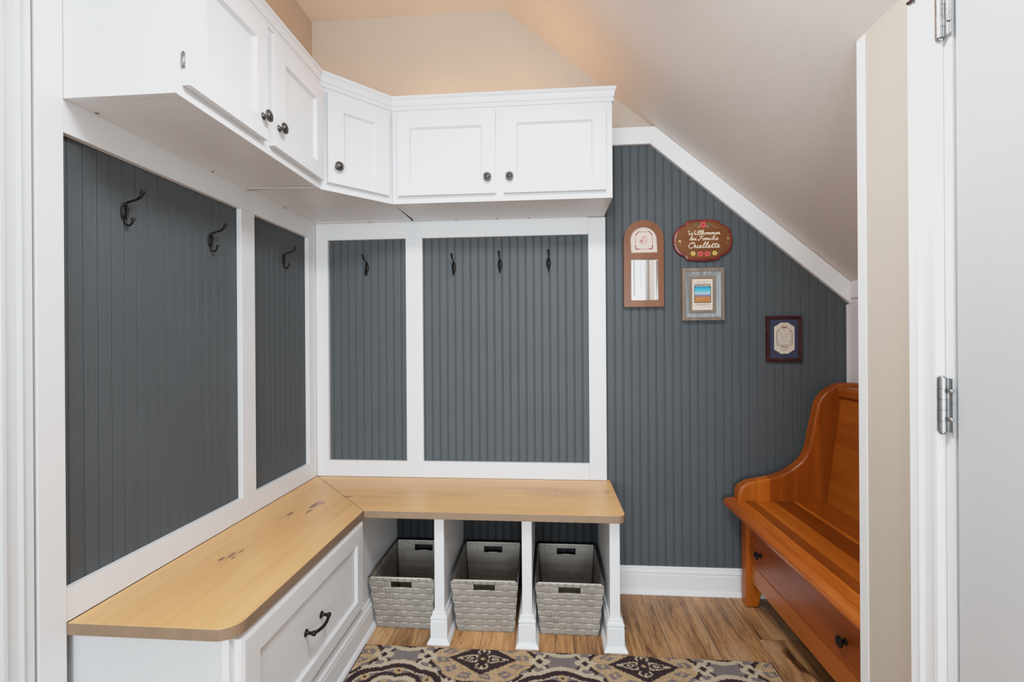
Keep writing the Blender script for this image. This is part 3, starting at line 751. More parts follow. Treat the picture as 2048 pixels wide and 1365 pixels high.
    ca.data.foreach_set('color', full.ravel())
    me.materials.append(M['rug'])
    o = bpy.data.objects.new('rug', me); COL.objects.link(o); o.location = (1.14, -.68, 0)
    tag(o, 'grey, cream and brown medallion patterned runner rug on the plank floor', 'rug')
rug()

# ------------------------------------------------------------------ pew
PW = thing('wooden_pew', (2.1, -.49, 0), 'cherry-stained wooden pew bench with curved end and drawer, against the right side', 'bench')
PE0, PE1 = -.931, -.047
m = MB(); m.prism([(1.886, .407), (2.27, .407), (2.26, .449), (1.886, .449)], 'Y', PE0 + .053, -.1005)
nos = [(1.886, .449)] + [(1.8625 - .019 * math.sin(a), .4275 + .0215 * math.cos(a)) for a in np.linspace(0, PI, 12)] + [(1.886, .406)]
m.prism(nos, 'Y', PE0 + .0005, -.054)
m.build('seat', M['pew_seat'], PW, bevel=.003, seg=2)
sil = [(1.889, .4485), (1.889, .484), (1.897, .502), (1.912, .515), (1.932, .526), (1.968, .534), (2.009, .542), (2.045, .552), (2.075, .565), (2.102, .580), (2.124, .597), (2.146, .617), (2.161, .640),
       (2.171, .662), (2.178, .687), (2.188, .742), (2.201, .81), (2.207, .838), (2.214, .861), (2.226, .884), (2.241, .902), (2.256, .916), (2.273, .927), (2.295, .936), (2.318, .940), (2.364, .941), (2.3835, .939)]
def end_panel(a, b):
    m = MB()
    # front leg, upper end and rear leg as one silhouette
    poly = [(1.917, .001), (1.917, .4055), (1.8862, .4055), (1.8862, .4485)] + sil[1:] + [(2.3835, .001), (2.30, .001), (2.285, .08), (2.24, .105), (2.03, .105), (1.985, .08), (1.97, .001)]
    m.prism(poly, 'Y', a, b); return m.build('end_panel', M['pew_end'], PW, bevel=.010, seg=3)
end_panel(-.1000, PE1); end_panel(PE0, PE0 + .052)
ya, yb_ = PE0 + .053, -.1005
m = MB(); m.prism([(2.240, .4495), (2.300, .886), (2.318, .886), (2.285, .4495)], 'Y', ya, yb_); m.build('backrest', M['pew_y'], PW)
m = MB(); m.prism([(2.286, .887), (2.284, .914), (2.292, .925), (2.325, .927), (2.330, .920), (2.330, .887)], 'Y', ya, yb_); m.build('top_rail', M['pew_y'], PW, bevel=.003)
m = MB(); m.box(1.936, 1.956, ya, yb_, .113, .189); m.build('apron', M['pew_apron'], PW, bevel=.002)
m = MB(); m.box(1.936, 1.956, ya + .004, yb_ - .004, .1915, .4055); pd = m.build('drawer', M['pew_drawer'], PW, bevel=.002)
m = MB(); m.box(1.958, 2.26, ya + .005, yb_ - .005, .192, .400); m.build('drawer_box', M['pew_y'], PW)
for ky in (-.193, -.722): knob_mb((1.936, ky, .262), (-1, 0, 0)).build('knob', M['dark_metal'], pd)

# ------------------------------------------------------------------ coat hooks  (local: +x out of the wall, y across, z up)
HK = thing('coat_hook', (0, 0, 0), 'x', 'coat hook', 'dark double coat hooks')
m = MB(); m.sm = True
ov = [(.0030, .0085 * math.cos(a), .021 * math.sin(a)) for a in np.linspace(0, 2 * PI, 24, endpoint=False)]
m.tube(ov, .0026, 8, closed=True)
V0 = [m.v((.0006, .0085 * math.cos(a), .021 * math.sin(a))) for a in np.linspace(0, 2 * PI, 24, endpoint=False)]
V1 = [m.v((.0032, .0080 * math.cos(a), .020 * math.sin(a))) for a in np.linspace(0, 2 * PI, 24, endpoint=False)]
fs = [m.bm.faces.new(V0[::-1]), m.bm.faces.new(V1)] + [m.bm.faces.new([V0[i], V0[(i + 1) % 24], V1[(i + 1) % 24], V1[i]]) for i in range(24)]
m._faces(fs); m.build('back_plate', M['dark_metal'], HK)
m = MB(); m.sm = True
up = spline([(.003, 0, .018), (.009, 0, .0235), (.022, 0, .0275), (.036, 0, .031), (.046, 0, .037), (.052, 0, .045)], 5)
n = len(up); m.tube(up, [.0042 - .0016 * math.sin(PI * min(1, i / (n * .8))) for i in range(n)], 10)
bl = [(0, -.0065), (.0035, -.0055), (.0055, -.002), (.0058, .001), (.0045, .0045), (.002, .006), (0, .0063)]
m.lathe(bl, (.0535, 0, .0485), (.35, 0, .9), 16); m.build('upper_prong', M['dark_metal'], HK)
m = MB(); m.sm = True
lo = spline([(.003, 0, -.018), (.004, 0, -.027), (.009, 0, -.034), (.017, 0, -.035), (.023, 0, -.029), (.0255, 0, -.022)], 5)
n = len(lo); m.tube(lo, [.0040 - .0014 * math.sin(PI * i / n) for i in range(n)], 10)
m.lathe([(r * .8, h * .8) for r, h in bl], (.026, 0, -.0195), (.25, 0, .9), 16); m.build('lower_prong', M['dark_metal'], HK)
for dz in (.010, -.009):
    m = MB(); m.sm = True; m.lathe([(.0034, 0), (.003, .0012), (0, .0018)], (.0033, 0, dz), (1, 0, 0), 12); m.build('screw', M['dark_metal'], HK)
HL = [((0, -.985, 1.467), 0, 'dark double coat hook on the left wall, nearest the camera'),
      ((0, -.676, 1.459), 0, 'dark double coat hook on the left wall, beside the middle board'),
      ((0, -.256, 1.470), 0, 'dark double coat hook on the narrow left-wall panel by the corner'),
      ((.257, 0, 1.471), -PI / 2, 'dark double coat hook alone on the narrow back-wall panel'),
      ((.668, 0, 1.466), -PI / 2, 'leftmost dark double coat hook of three on the wide back panel'),
      ((.881, 0, 1.473), -PI / 2, 'middle dark double coat hook of three on the wide back panel'),
      ((1.102, 0, 1.475), -PI / 2, 'rightmost dark double coat hook of three on the wide back panel')]
for i, (loc, rz, lab) in enumerate(HL):
    h = HK if i == 0 else copy_tree(HK)
    h.location = loc; h.rotation_euler.z = rz; h['label'] = lab

# ------------------------------------------------------------------ wall decorations
def flat_poly(m, poly, y): 
    """polygon in (x,z), facing -Y"""
    vs = [m.v((x, y, z)) for x, z in poly]; f = m.bm.faces.new(vs); f.material_index = m.mi
def disc(m, cx, cz, rx, rz, y, n=14, rot=0):
    flat_poly(m, [(cx + rx * math.cos(a) * math.cos(rot) - rz * math.sin(a) * math.sin(rot), cz + rx * math.cos(a) * math.sin(rot) + rz * math.sin(a) * math.cos(rot)) for a in np.linspace(0, 2 * PI, n, endpoint=False)], y)
def stroke(m, pts, w, y, n=6, smooth=True):
    """ribbon along (x,z) points"""
    P = spline(pts, n) if smooth and len(pts) > 2 else pts
    P = [Vector((a, b)) for a, b in P]; L, R = [], []
    for i, p in enumerate(P):
        t = P[min(i + 1, len(P) - 1)] - P[max(i - 1, 0)]
        if t.length < 1e-9: t = Vector((1, 0))
        t.normalize(); nn = Vector((-t.y, t.x)) * w / 2; yy = y - 2.5e-6 * i
        L.append(m.v((p.x + nn.x, yy, p.y + nn.y))); R.append(m.v((p.x - nn.x, yy, p.y - nn.y)))
    for i in range(len(P) - 1):
        f = m.bm.faces.new([L[i], R[i], R[i + 1], L[i + 1]]); f.material_index = m.mi
def frame_prism(m, outer, inner, ya, yb):
    """ring between two polygons with the same number of points (x,z), from ya (wall) to yb (front)"""
    n = len(outer)
    oa = [m.v((x, ya, z)) for x, z in outer]; of = [m.v((x, yb, z)) for x, z in outer]; ia = [m.v((x, ya, z)) for x, z in inner]; jf = [m.v((x, yb, z)) for x, z in inner]
    fs = []
    for i in range(n):
        j = (i + 1) % n
        fs += [m.bm.faces.new([oa[i], oa[j], of[j], of[i]]), m.bm.faces.new([of[i], of[j], jf[j], jf[i]]), m.bm.faces.new([jf[i], jf[j], ia[j], ia[i]]), m.bm.faces.new([ia[i], ia[j], oa[j], oa[i]])]
    m._faces(fs)
def text(body, size, cx, cz, y, mat, parent, name, width=None, align='CENTER', bold=0.):
    cu = bpy.data.curves.new('txt', 'FONT'); cu.body = body; cu.size = size; cu.align_x = align; cu.align_y = 'BOTTOM_BASELINE'; cu.offset = bold
    to = bpy.data.objects.new('txt', cu); COL.objects.link(to); bpy.context.view_layer.update()
    dg = bpy.context.evaluated_depsgraph_get(); me = bpy.data.meshes.new_from_object(to.evaluated_get(dg)); bpy.data.objects.remove(to)
    n = len(me.vertices); a = np.empty(n * 3); me.vertices.foreach_get('co', a); a = a.reshape(-1, 3)
    s = 1.0
    if width: s = width / (a[:, 0].max() - a[:, 0].min())
    mid = (a[:, 0].max() + a[:, 0].min()) / 2
    r = parent['_r']
    b = np.stack([(a[:, 0] - mid) * s + cx - r[0], np.full(n, y - r[1]), a[:, 1] + cz - r[2]], -1)
    me.vertices.foreach_set('co', b.ravel()); me.update(); me.materials.clear(); me.materials.append(mat)
    o = bpy.data.objects.new(name, me); COL.objects.link(o); o.parent = parent; return o

# arched mirror
MR = thing('arched_mirror', (1.521, 0, 1.27), 'arched wooden mirror with a stitched letter panel above its glass', 'mirror')
def arch(x0, x1, z0, zt, n=20, k=1.0):
    r = (x1 - x0) / 2; cx = (x0 + x1) / 2
    return [(x0, z0), (x1, z0)] + arc(cx, zt - r, r, 0, PI, n)
x0, x1 = 1.4345, 1.6085
def ringpoly(n): return n
# outline sampled by angle so that outer and inner loops pair up
def resample(poly, n=96):
    P = [Vector(p) for p in poly]; P.append(P[0]); d = [0]
    for a, b in zip(P, P[1:]): d.append(d[-1] + (b - a).length)
    out = []
    for i in range(n):
        s = d[-1] * i / n; k = max(j for j in range(len(d) - 1) if d[j] <= s + 1e-12)
        out.append(tuple(P[k].lerp(P[k + 1], (s - d[k]) / max(d[k + 1] - d[k], 1e-9))))
    return out
YF = -.022; ii0, ii1 = 1.467, 1.582; cx = (x0 + x1) / 2; ro = (x1 - x0) / 2; ri = (ii1 - ii0) / 2; cz = 1.5685
def rrect(a0, a1, c0, c1, r): return arc(a1 - r, c0 + r, r, -PI / 2, 0, 4) + arc(a1 - r, c1 - r, r, 0, PI / 2, 4) + arc(a0 + r, c1 - r, r, PI / 2, PI, 4) + arc(a0 + r, c0 + r, r, PI, 1.5 * PI, 4)
loops_ = [arc(x0 + .003, 1.274, .003, PI, 1.5 * PI, 3) + arc(x1 - .003, 1.274, .003, -PI / 2, 0, 3) + arc(cx, cz, ro, 0, PI, 36)[0:],
          rrect(ii0, ii1, 1.301, 1.481, .003), arc(ii0 + .003, 1.514, .003, PI, 1.5 * PI, 3) + arc(ii1 - .003, 1.514, .003, -PI / 2, 0, 3) + arc(cx, cz, ri, 0, PI, 30)]
m = MB(); edges = []
for lp in loops_:
    V = [m.v((x, -.0008, z)) for x, z in lp]
    edges += [m.bm.edges.new((V[i], V[(i + 1) % len(V)])) for i in range(len(V))]
res = bmesh.ops.triangle_fill(m.bm, use_beauty=True, use_dissolve=False, edges=edges)
ext = bmesh.ops.extrude_face_region(m.bm, geom=m.bm.faces[:])
for v in [e for e in ext['geom'] if isinstance(e, bmesh.types.BMVert)]: v.co.y = YF
m.build('frame', M['frame_wood'], MR, bevel=.005, seg=3)
m = MB(); g0, g1, ga = 1.4655, 1.5835, math.radians(1.5)
mid = (g0 + g1) / 2; yy = lambda x: -.0125 + (x - mid) * math.tan(ga)
m.face([(g0, yy(g0), 1.2995), (g1, yy(g1), 1.2995), (g1, yy(g1), 1.4825), (g0, yy(g0), 1.4825)]); o = m.build('mirror_glass', M['mirror'], MR)
m = MB(); flat_poly(m, [(1.466, 1.5095), (1.583, 1.5095)] + arc(cx, cz, ri + .0005, 0, PI, 20), -.011); sp = m.build('stitched_panel', M['linen'], MR)
m = MB(); ys_ = -.0116
fx0, fx1, fz0, fz1 = 1.4885, 1.5615, 1.5285, 1.605
for a, b in (((fx0, fz0), (fx0 + .018, fz0)), ((fx1 - .018, fz0), (fx1, fz0)), ((fx0, fz0), (fx0, fz0 + .020)), ((fx1, fz0), (fx1, fz0 + .020)),
             ((fx0 + .010, fz1), (fx0 + .018, fz1)), ((fx1 - .018, fz1), (fx1 - .010, fz1)), ((fx0, fz1 - .016), (fx0 + .011, fz1 - .002)), ((fx1, fz1 - .016), (fx1 - .011, fz1 - .002))):
    stroke(m, [a, b], .0042, ys_, smooth=False)
for k in range(3):
    for zz in (fz0, fz1): 
        xx = fx0 + .0255 + k * .011
        for s in (-1, 1): stroke(m, [(xx - .0035, zz + s * .0016), (xx + .0035, zz + s * .0016)], .0014, ys_, smooth=False)
        stroke(m, [(xx, zz - .002), (xx, zz + .002)], .0014, ys_, smooth=False)
    for xx in (fx0, fx1):
        zz = fz0 + .029 + k * .011
        for s in (-1, 1): stroke(m, [(xx + s * .0016, zz - .0035), (xx + s * .0016, zz + .0035)], .0014, ys_, smooth=False)
        stroke(m, [(xx - .002, zz), (xx + .002, zz)], .0014, ys_, smooth=False)
for dx in (-.0035, .0035):
    for dz in (-.0035, .0035): flat_poly(m, [(1.512 + dx - .0022, 1.563 + dz - .0022), (1.512 + dx + .0022, 1.563 + dz - .0022), (1.512 + dx + .0022, 1.563 + dz + .0022), (1.512 + dx - .0022, 1.563 + dz + .0022)], ys_ - .0002)
m.build('stitched_border', M['stitch_red'], sp)
m = MB(); c0x, c0z = 1.5255, 1.566
stroke(m, [(c0x + .004, c0z + .022), (c0x - .008, c0z + .015), (c0x - .010, c0z), (c0x - .006, c0z - .014), (c0x + .002, c0z - .019), (c0x + .010, c0z - .012)], .0022, ys_)
stroke(m, [(c0x - .002, c0z - .010), (c0x - .002, c0z + .012), (c0x + .004, c0z + .020), (c0x + .011, c0z + .012), (c0x + .012, c0z - .006), (c0x + .009, c0z - .012)], .0026, ys_)
stroke(m, [(c0x + .004, c0z - .008), (c0x + .004, c0z + .013)], .0018, ys_); stroke(m, [(c0x - .007, c0z - .006), (c0x - .006, c0z + .012), (c0x + .002, c0z + .021)], .0016, ys_)
m.build('stitched_letter', M['stitch_pink'], sp)

# plaque
PQ = thing('welcome_plaque', (1.778, 0, 1.56), 'oval brown wooden plaque with red edge, painted roses and cream script', 'plaque')
quad = [(0, 1.0), (.25, .985), (.46, .945), (.55, .915), (.575, .85), (.61, .78), (.68, .735), (.76, .68), (.85, .58), (.93, .42), (.98, .22), (1.0, 0)]
def plaque_outline(rx, rz, ins=0):
    q = spline(quad, 4)
    P = [(x, z) for x, z in q]; R = P + [(x, -z) for x, z in P[::-1]][1:] + [(-x, -z) for x, z in P][1:] + [(-x, z) for x, z in P[::-1]][1:-1]
    return [(1.778 + x * (rx - ins), 1.561 + z * (rz - ins)) for x, z in R]
m = MB(); Oq = plaque_outline(.128, .0925); Or = plaque_outline(.1275, .092, .002); Iq = plaque_outline(.128, .0925, .0115)
lev = [(plaque_outline(.128, .0925, .001), -.0008), (Oq, -.004), (Oq, -.012), (plaque_outline(.128, .0925, .003), -.0165), (plaque_outline(.128, .0925, .008), -.0175), (Iq, -.019)]
rings = [[m.v((x, y, z)) for x, z in P] for P, y in lev]
for A, B in zip(rings, rings[1:]):
    for i in range(len(A)): m._faces([m.bm.faces.new([A[i], A[(i + 1) % len(A)], B[(i + 1) % len(A)], B[i]])])
m._faces([m.bm.faces.new(rings[0])])
m.build('board', M['plaque_rim'], PQ)
m = MB(); flat_poly(m, Iq, -.0192); fc = m.build('painted_face', M['plaque_face'], PQ)
SF = {  # cursive strokes in units of x-height; (strokes, advance)
 'W': ([[(-.25, 1.35), (0, 1.75), (.25, 1.6), (.18, .7), (.28, .1), (.55, .1), (.95, .9), (1.05, 1.3), (.95, .6), (1.05, .08), (1.35, .1), (1.75, 1.0), (1.9, 1.85), (2.1, 1.7)]], 1.95),
 'i': ([[(0, .1), (.3, .95), (.22, .3), (.38, .03), (.65, .2)], [(.38, 1.42), (.44, 1.52)]], .62),
 'l': ([[(0, .1), (.5, 1.1), (.66, 1.85), (.5, 2.0), (.32, 1.4), (.25, .4), (.42, .03), (.68, .2)]], .64),
 'k': ([[(0, .1), (.5, 1.2), (.62, 1.9), (.46, 2.0), (.3, 1.3), (.22, 0)], [(.24, .45), (.55, .95), (.75, .85), (.65, .58), (.32, .5), (.55, .1), (.75, .03), (.95, .2)]], .92),
 'o': ([[(.1, .15), (.2, .7), (.5, .95), (.2, .8), (.12, .3), (.32, .02), (.62, .25), (.66, .7), (.5, .95), (.62, .75), (.9, .8)]], .86),
 'm': ([[(0, .6), (.12, .95), (.2, .85), (.15, 0), (.3, .65), (.52, .95), (.6, .8), (.53, 0), (.68, .65), (.9, .95), (.98, .8), (.92, .2), (1.05, .03), (1.25, .2)]], 1.22),
 'e': ([[(0, .2), (.4, .5), (.55, .8), (.4, .97), (.18, .7), (.18, .25), (.4, .02), (.75, .25)]], .7),
 'n': ([[(0, .6), (.12, .95), (.2, .85), (.15, 0), (.3, .65), (.55, .95), (.65, .8), (.58, .2), (.72, .03), (.95, .25)]], .92),
 'b': ([[(0, .1), (.5, 1.2), (.62, 1.9), (.46, 2.0), (.3, 1.3), (.22, .35), (.4, .02), (.65, .2), (.66, .65), (.5, .85), (.75, .75)]], .78),
 'F': ([[(1.25, 1.9), (.6, 1.75), (.2, 1.85), (-.05, 1.6)], [(.75, 1.75), (.55, .7), (.4, .1), (.05, -.05), (-.15, .2), (.1, .3)], [(.3, .95), (.95, 1.02)]], 1.1),
 'a': ([[(.65, .8), (.4, .97), (.12, .6), (.18, .12), (.4, .03), (.62, .5), (.68, .95), (.6, .3), (.75, .03), (.95, .2)]], .9),
 'O': ([[(.75, 1.95), (.25, 1.55), (0, .8), (.25, .1), (.7, 0), (1.15, .45), (1.3, 1.2), (1.05, 1.8), (.7, 1.95), (.6, 1.65), (.95, 1.5)]], 1.35),
 'u': ([[(0, .3), (.2, .95), (.14, .3), (.3, .02), (.55, .35), (.66, .95), (.6, .25), (.75, .03), (.95, .2)]], .9),
 't': ([[(0, .1), (.4, 1.0), (.52, 1.65), (.36, .8), (.32, .2), (.48, .03), (.72, .2)], [(.08, 1.15), (.78, 1.25)]], .66),
 ' ': ([], .5)}
def script(m, txt, xL, xR, zb, xh, w, y):
    tot = sum(SF[c][1] for c in txt); sx = (xR - xL) / tot; x = xL
    for k, c in enumerate(txt):
        st, adv = SF[c]
        for j, s in enumerate(st): stroke(m, [(x + (a + .16 * (b - .5)) * sx, zb + b * xh) for a, b in s], w, y - .0003 * (k % 2) - .0006 * j)
        x += adv * sx
m = MB(); yq = -.0202
script(m, 'Willkommen', 1.714, 1.850, 1.584, .0098, .0021, yq); script(m, 'bei Familie', 1.720, 1.842, 1.5605, .0095, .0021, yq); script(m, 'Ouellette', 1.715, 1.848, 1.5265, .0125, .0025, yq)
m.build('lettering', M['lettering'], fc)
yf = -.0204; pal = [M['rose'], M['rose_d'], M['yellow'], M['leaf'], M['vine'], M['lettering']]
def flower(cx, cz, r, mat, core):
    m.mi = mat
    for k in range(6): disc(m, cx + r * .6 * math.cos(k * PI / 3), cz + r * .6 * math.sin(k * PI / 3), r * .55, r * .45, yf - .0001 * (k % 3), 10)
    m.mi = core; disc(m, cx, cz, r * .42, r * .42, yf - .0006, 10)
def leaf_(cx, cz, r, a): m.mi = 3; disc(m, cx, cz, r, r * .45, yf + .00005, 10, a)
m = MB()
for s in (-1, 1):
    m.mi = 4; stroke(m, [(1.777 + s * .018, 1.631), (1.777 + s * .035, 1.628), (1.777 + s * .048, 1.616), (1.777 + s * .060, 1.612), (1.777 + s * .064, 1.617)], .0015, yf + .0001)
    for dx, dz, a in ((.017, .002, .6), (.026, .004, 1.2), (.034, -.002, .4), (.018, -.008, -.6)): leaf_(1.777 + s * dx, 1.627 + dz, .0064, s * a)
    m.mi = 5; stroke(m, [(1.777 + s * .013, 1.620), (1.777 + s * .019, 1.617), (1.777 + s * .022, 1.623)], .0013, yf - .0002)
flower(1.777, 1.628, .0125, 0, 1); m.mi = 0; disc(m, 1.777, 1.616, .004, .003, yf)
m.build('painted_spray', pal, fc, fix=False)
m = MB()
for s in (-1, 1):
    for dx, dz, a in ((.030, .004, .8), (.027, -.006, -.4), (.062, .003, .2), (.042, .004, .9)): leaf_(1.780 + s * dx, 1.501 + dz, .0065, s * a)
    flower(1.780 + s * .0145, 1.500, .0115, 0, 1); flower(1.780 + s * .046, 1.5025, .0095, 2, 4)
m.build('painted_garland', pal, fc, fix=False)
for s in (-1, 1):
    m = MB(); flower(1.780 + s * .1025, 1.5615 + .004 * s, .0052, 2 if s < 0 else 4, 0)
    for dz in (.014, -.014): leaf_(1.780 + s * .101, 1.561 + dz, .005, 1.3)
    m.mi = 4; stroke(m, [(1.780 + s * .098, 1.553), (1.780 + s * .100, 1.543), (1.780 + s * .104, 1.538)], .0012, yf)
    m.build('painted_flower', pal, fc, fix=False)

# barnwood picture
PB = thing('picture_frame', (1.7755, 0, 1.21), 'weathered barnwood frame around a landscape print, below the oval plaque', 'picture')
def rect(x0, x1, z0, z1): return [(x0, z0), (x1, z0), (x1, z1), (x0, z1)]
fx0, fx1, fz0, fz1 = 1.686, 1.865, 1.209, 1.438
def ins(d): return rect(fx0 + d, fx1 - d, fz0 + d, fz1 - d)
def ringlev(m, levs):
    R = [[m.v((x, y, z)) for x, z in P] for P, y in levs]
    for A, B in zip(R, R[1:]):
        for i in range(4): m._faces([m.bm.faces.new([A[i], A[(i + 1) % 4], B[(i + 1) % 4], B[i]])])
m = MB(); ringlev(m, [(ins(.0), -.0008), (ins(0), -.024), (ins(.0135), -.025), (ins(.0145), -.022)]); fr = m.build('outer_molding', M['barn'], PB)
m = MB(); ringlev(m, [(ins(.0145), -.022), (ins(.024), -.018), (ins(.0335), -.0125)]); m.build('sloped_molding', M['barn_grey'], PB)
m = MB(); ringlev(m, [(ins(.0335), -.0125), (ins(.0340), -.0160), (ins(.0440), -.0155), (ins(.0462), -.0095)]); m.build('inner_molding', M['barn'], PB)
m = MB(); flat_poly(m, rect(1.731, 1.820, 1.254, 1.393), -.0100); pr = m.build('print', M['paper'], PB)
m = MB(); R = rect(1.7405, 1.8125, 1.2865, 1.3595); flat_poly(m, R, -.0103); m.build('print_border', M['ink'], pr)
m = MB(); rc = .007; a0, a1, c0, c1 = 1.7428, 1.8100, 1.2890, 1.3570
flat_poly(m, [(a0, c0), (a1, c0)] + arc(a1 - rc, c1 - rc, rc, 0, PI / 2, 6) + arc(a0 + rc, c1 - rc, rc, PI / 2, PI, 6), -.0106); m.build('landscape', M['scape'], pr)
text('WELCOME TO', .0085, 1.7775, 1.3755, -.0104, M['inkred'], pr, 'lettering', .052)
text('SHENANDOAH', .0130, 1.7765, 1.3615, -.0105, M['ink'], pr, 'lettering', .069, bold=.0004)
text('OUELLETTE', .0105, 1.7765, 1.2755, -.0104, M['inkgrey'], pr, 'lettering', .059, bold=.0002)
m = MB()
for k, xx in enumerate(np.linspace(1.750, 1.803, 16)):
    if k in (5, 10): continue
    stroke(m, [(xx - .0008, 1.268), (xx, 1.2712), (xx + .0008, 1.268)], .0008, -.0104, smooth=False)
m.build('small_print', M['inkgrey'], pr)

# stitched sampler in dark frame
PS = thing('picture_frame', (2.119, 0, 1.03), 'dark mahogany frame around a small stitched verse on blue mat', 'picture')
fx0, fx1, fz0, fz1 = 2.045, 2.194, 1.026, 1.226
m = MB(); ringlev(m, [(ins(0), -.0008), (ins(0), -.011), (ins(.003), -.0165), (ins(.008), -.0175), (ins(.0115), -.0135), (ins(.0125), -.0135), (ins(.0165), -.009)]); m.build('frame', M['mahogany'], PS)
m = MB(); flat_poly(m, ins(.0163), -.0092); mb = m.build('blue_mat', M['mat_blue'], PS)
cx_, cz_ = 2.1205, 1.1285; a, b = .0425, .0675; s1, s2, s3 = .012, .024, .016
corner = [(a, b - .018), (a - .004, b - .0155), (a - .014, b - .010), (a - .016, b - .007), (a - .020, b - .007), (a - .023, b - .002), (a - .027, b)]
pol = [(cx_ + x, cz_ - z) for x, z in corner[::-1]] + [(cx_ + x, cz_ + z) for x, z in corner] + [(cx_ - x, cz_ + z) for x, z in corner[::-1]] + [(cx_ - x, cz_ - z) for x, z in corner]
m = MB(); flat_poly(m, pol, -.0095); cm = m.build('cream_panel', M['mat_cream'], mb)
m = MB(); yk = -.0098; pal = [M['st_maroon'], M['st_teal'], M['st_text'], M['rose_d'], M['ink']]
for s in (-1, 1):
    m.mi = 0; stroke(m, [(cx_, cz_ + .058), (cx_ + s * .010, cz_ + .056), (cx_ + s * .016, cz_ + .046), (cx_ + s * .019, cz_ + .039), (cx_ + s * .027, cz_ + .037), (cx_ + s * .032, cz_ + .030)], .0016, yk)
    m.mi = 3; stroke(m, [(cx_ + s * .030, cz_ + .026), (cx_ + s * .026, cz_ + .032), (cx_ + s * .021, cz_ + .031), (cx_ + s * .020, cz_ + .026), (cx_ + s * .024, cz_ + .025)], .0020, yk)
    m.mi = 1; stroke(m, [(cx_ + s * .032, cz_ + .028), (cx_ + s * .0325, cz_), (cx_ + s * .032, cz_ - .024), (cx_ + s * .027, cz_ - .030), (cx_ + s * .020, cz_ - .031), (cx_ + s * .016, cz_ - .031)], .0022, yk)
    stroke(m, [(cx_ + s * .027, cz_ + .022), (cx_ + s * .0275, cz_ - .016), (cx_ + s * .022, cz_ - .027)], .0012, yk)
    m.mi = 4; stroke(m, [(cx_, cz_ - .034), (cx_ + s * .006, cz_ - .028), (cx_ + s * .014, cz_ - .031), (cx_ + s * .0155, cz_ - .038), (cx_ + s * .010, cz_ - .046), (cx_, cz_ - .054)], .0016, yk)
    m.mi = 3; disc(m, cx_ + s * .0065, cz_ - .037, .0032, .003, yk); m.mi = 0; disc(m, cx_ + s * .0045, cz_ + .047, .0045, .0035, yk); disc(m, cx_ + s * .011, cz_ + .043, .0015, .0015, yk)
    disc(m, cx_ + s * .022, cz_ - .020, .0018, .0018, yk)
m.mi = 1; stroke(m, [(cx_ - .006, cz_ + .044), (cx_, cz_ + .032), (cx_ + .006, cz_ + .044)], .0018, yk); m.mi = 3; disc(m, cx_, cz_ - .041, .0022, .003, yk)
m.build('stitched_border', pal, cm, fix=False)
m = MB()
for r, (w_, zz) in enumerate(((.027, .0215), (.036, .0145), (.036, .0075), (.026, .0015), (.040, -.0095), (.026, -.018))):
    n_ = int(w_ / .0013); gaps = {int(n_ * .42), int(n_ * .42) + 1, int(n_ * .72)} if r != 3 else {int(n_ * .5)}
    xs_ = [cx_ - w_ / 2 + i * w_ / n_ for i in range(n_)]
    seg_ = []
    for i, xx in enumerate(xs_):
        if i in gaps:
            if len(seg_) > 2: stroke(m, seg_, .0008, yk, 3)
            seg_ = []; continue
        seg_.append((xx, cz_ + zz + random.choice((0, .0024, .0024, .0036)) * (1 if i % 2 else 0)))
    if len(seg_) > 2: stroke(m, seg_, .0008, yk, 3)
m.build('stitched_verse', M['st_text'], cm, fix=False)

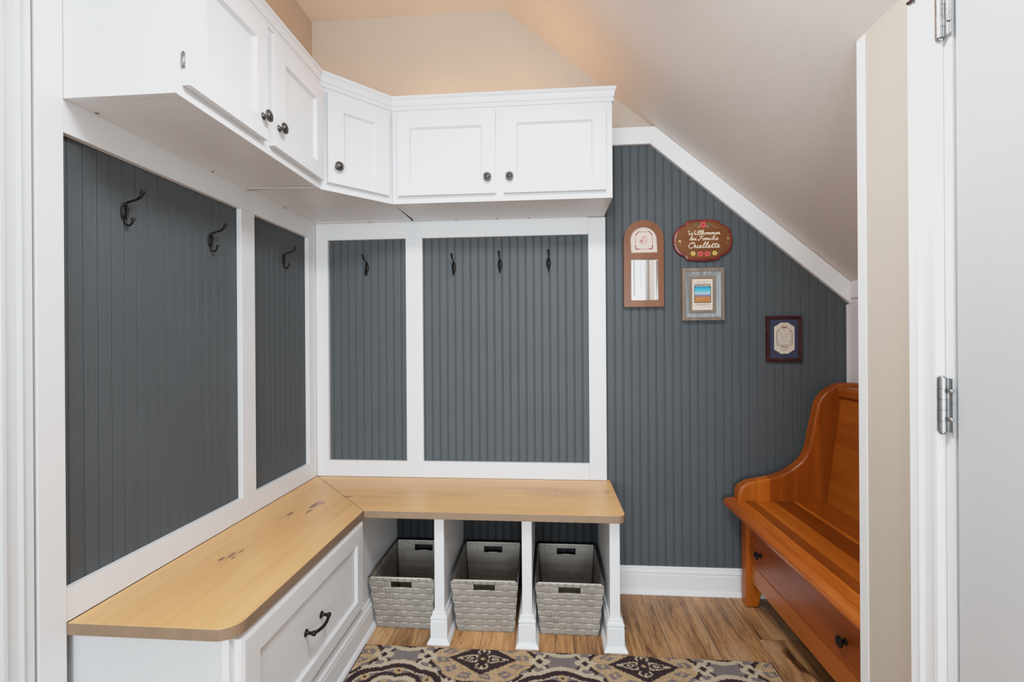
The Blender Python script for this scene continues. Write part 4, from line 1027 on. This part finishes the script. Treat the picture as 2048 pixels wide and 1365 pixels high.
# ------------------------------------------------------------------ lights
def light(typ, name, loc, energy, col, size=.1, rot=None, sy=None):
    l = bpy.data.lights.new(name, typ); l.energy = energy; l.color = col
    if typ == 'AREA':
        l.size = size
        if sy: l.shape = 'RECTANGLE'; l.size_y = sy
    elif typ == 'POINT': l.shadow_soft_size = size
    o = bpy.data.objects.new(name, l); COL.objects.link(o); o.location = loc
    if rot: o.rotation_euler = rot
    return o
light('POINT', 'ceiling_lamp', (.70, -2.28, 2.50), 5.5, (.97, .97, .97), .055)
light('AREA', 'added_downlight', (1.08, -1.40, 2.17), 20, (.95, .97, 1.0), .4, (0, 0, 0), .4)  # unseen area light added to brighten worktop, floor and back wall
light('POINT', 'added_fill_point', (1.05, -1.45, 2.20), 2.4, (.95, .97, 1.0), .14)  # unseen point light added as fill for slope and walls
light('AREA', 'rear_fill_light', (1.0, -7.0, 1.3), 205, (.80, .92, 1.0), 3.6, (PI / 2, 0, 0), 1.4)  # large area light added behind the camera as cool daylight fill
for p, e in (((.98, -.17, 2.17), .8), ((.62, -.16, 2.17), .8), ((.15, -.35, 2.17), .6), ((.15, -.85, 2.17), .6)):
    light('POINT', 'cabinet_top_lamp', p, e, (1, .40, .10), .05)
w = bpy.data.worlds.new('world'); scene.world = w; w.use_nodes = True
bg = w.node_tree.nodes['Background']; bg.inputs[0].default_value = (.82, .92, 1.0, 1); bg.inputs[1].default_value = .9

# ------------------------------------------------------------------ camera
yaw, pitch, roll = .0773, -.0003, -.0067
F = Vector((-math.sin(yaw) * math.cos(pitch), math.cos(yaw) * math.cos(pitch), math.sin(pitch)))
Rr = Vector((math.cos(yaw), math.sin(yaw), 0)); U = Rr.cross(F)
cr, sr = math.cos(roll), math.sin(roll)
Rr, U = Rr * cr + U * sr, -Rr * sr + U * cr
cam = bpy.data.cameras.new('camera'); co = bpy.data.objects.new('camera', cam); COL.objects.link(co)
cam.sensor_fit = 'HORIZONTAL'; cam.sensor_width = 36; cam.lens = 929.317 / 2048 * 36; cam.clip_start = .02
co.matrix_world = Matrix(((Rr.x, U.x, -F.x, 1.0975), (Rr.y, U.y, -F.y, -2.1118), (Rr.z, U.z, -F.z, 1.1248), (0, 0, 0, 1)))
scene.camera = co
scene.view_settings.view_transform = 'Standard'; scene.view_settings.look = 'None'; scene.view_settings.exposure = -.05; scene.view_settings.gamma = 1
vs = scene.view_settings; vs.use_curve_mapping = True; cm = vs.curve_mapping   # soft highlight shoulder, as a photographer's tone curve
cm.use_clip = False; cm.extend = 'HORIZONTAL'; cu = cm.curves[3]
TC = [(0, 0), (.05, .071), (.15, .212), (.30, .405), (.50, .60), (.75, .755), (1.05, .86), (1.6, .95), (2.6, 1.0)]
cu.points[0].location = TC[0]; cu.points[1].location = TC[-1]
for p in TC[1:-1]: cu.points.new(*p)
cm.update()
for o in bpy.data.objects:
    if '_r' in o.keys(): del o['_r']
